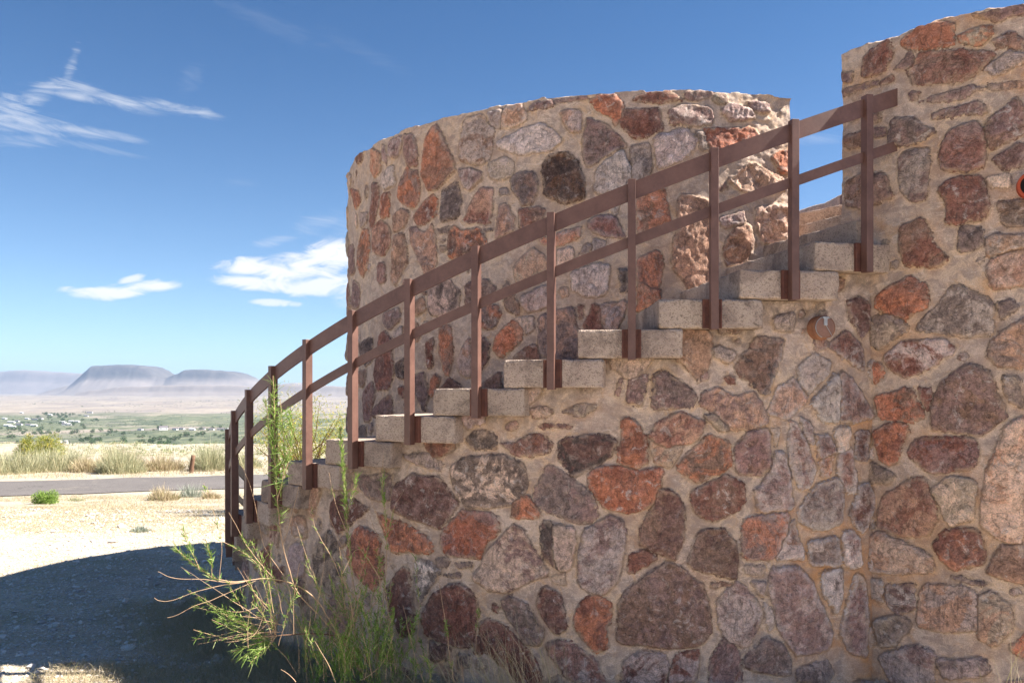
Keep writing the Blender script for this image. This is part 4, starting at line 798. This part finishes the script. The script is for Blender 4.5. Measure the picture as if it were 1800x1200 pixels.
# middle fan
for path, g in (([(612, 1104), (570, 1050), (545, 1000), (520, 920)], .1), ([(612, 1104), (580, 1070), (560, 1040), (550, 1003)], .5), ([(615, 1100), (600, 1040), (602, 1000), (596, 960)], .1), ([(620, 1100), (612, 1050), (606, 1010)], .2),
                ([(622, 1098), (628, 1060), (645, 990)], .2), ([(622, 1098), (640, 1050), (646, 1022)], .9), ([(620, 1096), (618, 1060), (600, 1010)], .2), ([(615, 1104), (580, 1108), (520, 1102)], .0), ([(612, 1106), (570, 1140), (548, 1150)], .0), ([(614, 1106), (575, 1148), (555, 1151)], .0),
                ([(640, 1080), (662, 1060), (672, 1030), (660, 1000), (628, 955), (602, 1008)], .05), ([(640, 1070), (600, 1020), (580, 970), (552, 930), (545, 870)], .05), ([(618, 1100), (590, 1050), (578, 1005)], .6)):
    n = len(path); stem([(a, b, 4.62-.05*i) for i, (a, b) in enumerate(path)], .0028, .0009, [G_(.15, .9, 50+330*g, .038)])
stem([(655, 1190, 4.7), (640, 1140, 4.66), (618, 1104, 4.62)], .0045, .003)
# single shoots
stem([(635, 1195, 4.5), (662, 1178, 4.46), (684, 1150, 4.44), (690, 1100, 4.42), (691, 1064, 4.42)], .0026, .0014, [G_(.72, 1, 900, .026, .5)])
stem([(745, 1198, 4.5), (728, 1150, 4.48), (716, 1100, 4.46), (708, 1062, 4.46)], .0024, .0009, [G_(.1, .5, 60, .03)])
stem([(798, 1198, 4.4), (790, 1150, 4.4), (785, 1100, 4.4), (774, 1040, 4.4), (768, 1006, 4.4)], .0024, .0009, [G_(.42, .56, 700, .03), G_(.08, .22, 420, .03)])
stem([(835, 1150, 4.5), (838, 1110, 4.5), (842, 1070, 4.5), (832, 1035, 4.5)], .0016, .0006, [G_(.4, .75, 300, .03)])
stem([(815, 1198, 4.3), (813, 1180, 4.3), (810, 1160, 4.3)], .0016, .0008)
stem([(590, 1198, 4.2), (575, 1160, 4.2), (553, 1126, 4.2)], .0026, .001)
stem([(520, 1198, 4.0), (508, 1182, 4.0), (494, 1176, 4.0)], .002, .001)
stem([(640, 1195, 4.5), (648, 1170, 4.46), (640, 1150, 4.44), (626, 1130, 4.42)], .002, .001)
# many more thin upright twigs with leafy tips
for i in range(46):
    f = random.random(); bx_ = random.gauss(610, 62) if f < .72 else random.gauss(470, 38); by_ = random.uniform(1090, 1200) if f < .72 else random.uniform(1050, 1140)
    Yd = (4.7 if f < .72 else 4.35)+random.uniform(-.25, .05); h = random.uniform(60, 190) if f < .72 else random.uniform(50, 130); dx_ = random.gauss(-8, 26)
    stem([(bx_, by_, Yd), (bx_+dx_*.3+random.uniform(-8, 8), by_-h*.5, Yd-.03), (bx_+dx_, by_-h, Yd-.06)], .0018, .0007, [G_(.3, 1, random.choice([30, 90, 180, 260]), .038, 1.1)])
for i in range(13):
    x_ = random.uniform(315, 450); y_ = random.uniform(985, 1150); Yd = 4.15
    stem([(480+random.uniform(-20, 20), 1112+random.uniform(-60, 5), 4.3), ((x_+480)/2, (y_+1108)/2+random.uniform(-14, 14), 4.22), (x_, y_+random.uniform(-20, 10), Yd)], .0018, .0006, [G_(.35, 1, random.choice([20, 70, 220]), .04, 1.1)])
# lush low shoots
for i in range(105):
    x0 = random.gauss(630, 55); yb = random.uniform(1165, 1225); Yd = 4.35+random.random()*.55; h = random.uniform(40, 125)*(1-min(1, abs(x0-640)/190)**2*.6)
    leaves_q = spl([(x0, yb, Yd), (x0+random.uniform(-12, 12), yb-h*.5, Yd-.02), (x0+random.uniform(-26, 26), yb-h, Yd-.03)])
    if i < 42: add('stem', tube(leaves_q, .0014, 4), [MTW], ws_, True)
    leaves(leaves_q, .15, 1, 230, .042, .8, 1.)
LB_, LD_, LL_ = np.concatenate(LB), np.concatenate(LD), np.concatenate(LL)
leafobj('leaves', blades(LB_, LD_, LL_, .0024*rng.uniform(.7, 1.3, len(LB_)), .12, 3), ML_grn, ws_)

# ---------------------------------------------------------------- gravel and dry grass
def pebbles(n):
    ico = np.array([(0, 0, 1), (.89, 0, .45), (.28, .85, .45), (-.72, .53, .45), (-.72, -.53, .45), (.28, -.85, .45), (.72, .53, -.45), (-.28, .85, -.45), (-.89, 0, -.45), (-.28, -.85, -.45), (.72, -.53, -.45), (0, 0, -1)])
    T = np.array([(0, 1, 2), (0, 2, 3), (0, 3, 4), (0, 4, 5), (0, 5, 1), (1, 6, 2), (2, 7, 3), (3, 8, 4), (4, 9, 5), (5, 10, 1), (6, 7, 2), (7, 8, 3), (8, 9, 4), (9, 10, 5), (10, 6, 1), (11, 7, 6), (11, 8, 7), (11, 9, 8), (11, 10, 9), (11, 6, 10)])
    y = 2.8+rng.random(n)**1.5*12; x = (-.66+rng.random(n)*.50)*y+.2*rng.normal(size=n); s = .0037*np.exp(rng.normal(size=n)*.62)*(1+y*.05)
    keep = np.hypot(x-CX, y-CY) > RW+.05; x, y, s = x[keep], y[keep], s[keep]; n = len(x); z = gz(x, y)
    th = rng.random(n)*6.28; V = ico[None]*(1+.25*rng.normal(size=(n, 12, 1)))*np.stack([s*rng.uniform(.7, 1.5, n), s, s*rng.uniform(.4, .8, n)], 1)[:, None]
    c, q = np.cos(th)[:, None], np.sin(th)[:, None]; V = np.stack([V[..., 0]*c-V[..., 1]*q+x[:, None], V[..., 0]*q+V[..., 1]*c+y[:, None], V[..., 2]+z[:, None]+s[:, None]*.2], 2)
    return V.reshape(-1, 3), (T[None]+np.arange(n)[:, None, None]*12).reshape(-1, 3), n
V, Q, n = pebbles(42000); me = npmesh('gravel', V, Q, False, 3); fattr(me, 'tint', np.repeat(rng.random(n), 12))
m, t, b = newmat('gravel_stone'); tn = t.attr('tint', 'Fac'); c = t.mix(t.mr(tn, 0, .7, smooth=False), (.36, .32, .29), (.60, .56, .51)); c = t.mix(t.mr(tn, .9, 1.), c, (.66, .62, .57)); t.put(b.inputs['Base Color'], c)
tag(link('gravel', me, [m]), kind='stuff')
def grass(name, x, y, L, W, mat, up=.9, spread=.5, seg=2, droop=.25):
    n = len(x); d = rng.normal(size=(n, 3))*spread; d[:, 2] = up+rng.random(n)*.4
    return tag(leafobj(name, blades(np.stack([x, y, gz(x, y)-.004], 1), d, L, W, droop, seg), mat, None, seg=seg), kind='stuff')
def patchy(n, x0, x1, y0, y1, sc, thr, seed, rmin=RW+.03):
    x = rng.uniform(x0, x1, n); y = rng.uniform(y0, y1, n); k = (fbm(x/sc, y/sc, seed) > thr) & (np.hypot(x-CX, y-CY) > rmin) & (segd(x, y, ROADP)[0] > ROADW+.1); return x[k], y[k]
# short stubble over the open ground
x, y = patchy(90000, -9, -1.6, 3.6, 16, .5, -.1, 601); grass('dry_grass', x, y, .03+.03*rng.random(len(x)), .0012+.0001*y, ML_str, .35, .8)
x, y = patchy(80000, -16, -1, 11, 19.5, .9, -.25, 602); grass('dry_grass', x, y, .05+.05*rng.random(len(x)), .003, ML_str, .5, .6)
x, y = patchy(26000, -28, 3, 23.2, 31, .9, -.3, 603); grass('dry_grass', x, y, .10+.14*rng.random(len(x)), .006, ML_str, .8, .5)
# longer dry grass at the foot of the wall
n = 60000; a = rng.uniform(-2.95, -1.35, n); r = RW+.04+np.abs(rng.normal(size=n))*.42; x = CX+np.cos(a)*r; y = CY+np.sin(a)*r
k = (y > 2.6) & (fbm(x/.25, y/.25, 610) > -.35); x, y = x[k], y[k]; r = r[k]; grass('dry_grass', x, y, (.07+.20*rng.random(len(x)))*(1.1-.45*np.clip(r-RW, 0, 1)), .0011, ML_str, .9, .45, 3, .5)
n = 30000; x = rng.uniform(-3.0, -.2, n); y = rng.uniform(3.9, 5.4, n); k = (np.hypot(x-CX, y-CY) > RW+.03) & (fbm(x/.3, y/.3, 611) > -.25); x, y = x[k], y[k]
grass('dry_grass', x, y, .04+.11*rng.random(len(x)), .0011, ML_str, .8, .55, 3, .5)
n = 22000; x = rng.uniform(-5.5, -1.2, n); y = rng.uniform(4.2, 9.5, n); k = (np.hypot(x-CX, y-CY) > RW+.05) & (fbm(x/.7, y/.35, 612) > -.05); x, y = x[k], y[k]
grass('dry_grass', x, y, .025+.05*rng.random(len(x)), .0014, ML_pal, .5, .8)
def scrub(name, n, px0, px1, y0, y1, hh, nb, mat, thr, sc, seed):
    Yd = np.exp(rng.uniform(math.log(y0), math.log(y1), n)); X0 = (rng.uniform(px0, px1, n)-900)/F*Yd; k = fbm(X0/sc, Yd/sc*.5, seed) > thr; X0, Yd = X0[k], Yd[k]; m_ = len(X0); s = hh*np.exp(rng.normal(size=m_)*.4)
    X0, Yd, s = [np.repeat(v, nb) for v in (X0, Yd, s)]; x = X0+rng.normal(size=len(X0))*s*.4; y = Yd+rng.normal(size=len(X0))*s*.4
    d = rng.normal(size=(len(x), 3))*.5+(0, 0, .8); return tag(leafobj(name, blades(np.stack([x, y, gz(x, y)-.02*s], 1), d, s*rng.uniform(.5, 1.2, len(x)), s*(.045 if hh < 1 else .10), .2, 2), mat, None, seg=2), kind='stuff')
scrub('slope_scrub', 5200, -40, 640, 33, 120, .13, 16, ML_pal, -.15, 6, 701)
scrub('slope_scrub', 1500, -40, 640, 34, 110, .15, 18, ML_dgr, .05, 5, 702)
scrub('valley_scrub', 9000, -40, 640, 1300, 3400, 2.6, 5, ML_far, -.1, 90, 703)
scrub('valley_scrub', 1500, -40, 640, 3600, 9000, 6., 5, ML_far, .05, 400, 704)
# tall stalks standing against the wall, one clump each
def stalks(px, py, Yd, n, hpx, spread, label, lean=0., grp=None):
    b = P3(px, py, Yd); t = empty('dry_grass_clump', b); tag(t, label, 'dry grass', grp); k = Yd/F
    base = b+rng.normal(size=(n, 3))*np.array([.012*n**.5, .03, 0]); d = rng.normal(size=(n, 3))*spread+(lean, -.05, 1.)
    leafobj('stalks', blades(base, d, hpx*k*rng.uniform(.5, 1.05, n), .0011, .30, 6), ML_str, t, seg=6)
stalks(935, 1215, 4.35, 90, 210, .16, 'arching dry straw stalks leaning left at the bottom, below the biggest grey brown wall stone', -.22)
stalks(1770, 1240, 3.6, 16, 190, .12, 'few thin straw stalks at the lower right corner in front of the wall', .0)
stalks(860, 1215, 4.4, 110, 170, .3, 'loose dry stalks between the willow shrub and the arching straw', -.25)
stalks(720, 1200, 4.55, 90, 150, .35, 'dry straw stalks at the right foot of the willow shrub', .0)
stalks(1300, 1225, 4.2, 5, 110, .10, 'two or three thin straw stalks at the bottom edge right of centre', .05)
stalks(500, 1130, 5.4, 200, 170, .2, 'straight dry stalks standing in the shade left behind the willow shrub', .0)
stalks(560, 1120, 5.25, 150, 150, .25, 'dry stalks in the shade against the wall directly behind the willow shrub', .0)

# ---------------------------------------------------------------- haze
bx = simplebox((0, 0, 200), np.array([24000, 24000, 480]), (1, 0), (0, 1)); hz = link('haze', npmesh('haze', bx[0], bx[1], False)); tag(hz, kind='stuff')
m = bpy.data.materials.new('haze_air'); m.use_nodes = True; t = NT(m.node_tree); t.n.remove(t.n['Principled BSDF']); v = t.new('ShaderNodeVolumePrincipled')
v.inputs['Color'].default_value = (.42, .58, .86, 1); v.inputs['Density'].default_value = HAZE_D = 4.0e-5; v.inputs['Anisotropy'].default_value = .1
t.l.new(v.outputs[0], t.n['Material Output'].inputs['Volume']); hz.data.materials.append(m)

# ---------------------------------------------------------------- sky, sun, camera
AZ = R(88.5); EL = R(46)      # azimuth measured clockwise from +Y; the sun stands to the right
w = bpy.data.worlds.new('World'); SC.world = w; w.use_nodes = True; t = NT(w.node_tree); bg = w.node_tree.nodes['Background']
sky = t.new('ShaderNodeTexSky', sky_type='NISHITA'); sky.sun_disc = False; sky.sun_elevation = EL; sky.sun_rotation = AZ; sky.altitude = 1500; sky.air_density = .85; sky.dust_density = .8; sky.ozone_density = 3.0
dx, dy, dz = t.sep(t.new('ShaderNodeTexCoord').outputs['Generated'])[:3]; yy = t.m('MAXIMUM', dy, .02)
U = t.m('DIVIDE', dx, yy); V_ = t.m('DIVIDE', dz, yy); uv = t.comb(U, V_, 0.)
def wisps(specs, nz_, lo, hi):
    tot = None
    for (px, py, a, bb, ang, k) in specs:
        c_, s_ = math.cos(R(ang)), math.sin(R(ang)); mp = t.new('ShaderNodeMapping', vector_type='TEXTURE'); t.l.new(uv, mp.inputs[0])
        mp.inputs[1].default_value = ((px-900)/F, (HY-py)/F, 0); mp.inputs[2].default_value = (0, 0, R(ang)); mp.inputs[3].default_value = (a/F, bb/F, 1)
        d2 = t.vm('DOT_PRODUCT', mp.outputs[0], mp.outputs[0])
        q = t.m('MULTIPLY', t.mr(t.m('SUBTRACT', nz_, d2), lo, hi), t.mr(d2, 1.9, .7, 0., k))
        tot = q if tot is None else t.m('MAXIMUM', tot, q)
    return tot
def field(ang, sx, sy, amp, det, ro, dist):
    c_, s_ = math.cos(R(ang)), math.sin(R(ang)); a_ = t.m('ADD', t.m('MULTIPLY', U, c_*sx), t.m('MULTIPLY', V_, s_*sx)); b_ = t.m('SUBTRACT', t.m('MULTIPLY', V_, c_*sy), t.m('MULTIPLY', U, s_*sy))
    return t.m('ADD', t.m('MULTIPLY', t.m('SUBTRACT', t.noise(t.comb(a_, b_, 0.), 1., det, ro, dist, '2D'), .5), amp), 1.)
NC = field(-11, 9., 60., 2.6, 10, .68, 1.6); NU = field(2, 18., 52., 2.1, 10, .66, .8)
ci = wisps([(20, 205, 60, 60, 60, .8), (70, 165, 75, 22, 24, .85), (130, 160, 80, 22, -8, .9), (200, 178, 110, 17, -13, .85), (290, 187, 90, 14, -9, .75), (365, 202, 45, 9, -14, .6), (60, 218, 90, 24, -8, .75), (150, 232, 110, 13, -8, .7), (220, 242, 50, 11, -12, .5), (124, 120, 50, 13, 72, .5),
            (40, 245, 90, 16, -5, .5), (180, 262, 90, 8, -12, .25), (470, 40, 150, 22, -24, .10), (640, 90, 110, 20, -26, .07), (480, 425, 46, 11, 8, .5), (560, 392, 60, 22, 14, .35), (420, 320, 50, 12, 0, .12), (640, 395, 90, 26, 10, .28), (1430, 245, 70, 14, 0, .25), (335, 140, 40, 26, 50, .12)], NC, .1, 2.0)
cu = wisps([(155, 516, 58, 15, -6, .95), (205, 512, 60, 15, 0, .95), (255, 505, 72, 15, 4, .95), (232, 492, 30, 11, 14, .8), (440, 468, 84, 20, 2, 1.), (520, 470, 110, 34, 8, 1.), (590, 455, 90, 44, 8, 1.), (450, 498, 92, 18, -6, .95), (560, 505, 90, 24, 0, .9), (485, 532, 50, 8, -3, .75), (640, 500, 90, 50, 4, .95)], NU, .15, 1.0)
front = t.mr(dy, .02, .1)
sk = t.mix(1.0, sky.outputs[0], (.66, .85, .90), 'MULTIPLY')
sk = t.mix(1.0, sk, t.mix(t.mr(dz, .0, .46), (.84, .70, .645), (.345, .45, .54)), 'MULTIPLY')
sk = t.mix(t.m('MULTIPLY', ci, front), sk, (3.0, 3.1, 3.3)); sk = t.mix(t.m('MULTIPLY', cu, front), sk, (3.6, 3.6, 3.6))
t.put(bg.inputs[0], sk); bg.inputs[1].default_value = .072; w.cycles.sampling_method = 'MANUAL'; w.cycles.sample_map_resolution = 256
L = bpy.data.lights.new('sun', 'SUN'); L.energy = 4.1; L.angle = R(.53); L.color = (1, .94, .84); so = bpy.data.objects.new('sun', L); COL.objects.link(so)
d = Vector((math.sin(AZ)*math.cos(EL), math.cos(AZ)*math.cos(EL), math.sin(EL))); so.rotation_euler = d.to_track_quat('Z', 'Y').to_euler(); so.location = d*50
cd = bpy.data.cameras.new('camera'); cam = bpy.data.objects.new('camera', cd); COL.objects.link(cam); cam.rotation_euler = (R(90), 0, 0)
cd.sensor_width = 36; cd.lens = 36*F/1800; cd.shift_y = (HY-600)/1800; cd.clip_start = .05; cd.clip_end = 80000; SC.camera = cam
SC.view_settings.view_transform = 'Standard'; SC.view_settings.look = 'None'; SC.view_settings.exposure = 2.1; SC.view_settings.gamma = 1
SC.cycles.max_bounces = 8; SC.cycles.volume_bounces = 0; SC.cycles.transparent_max_bounces = 8
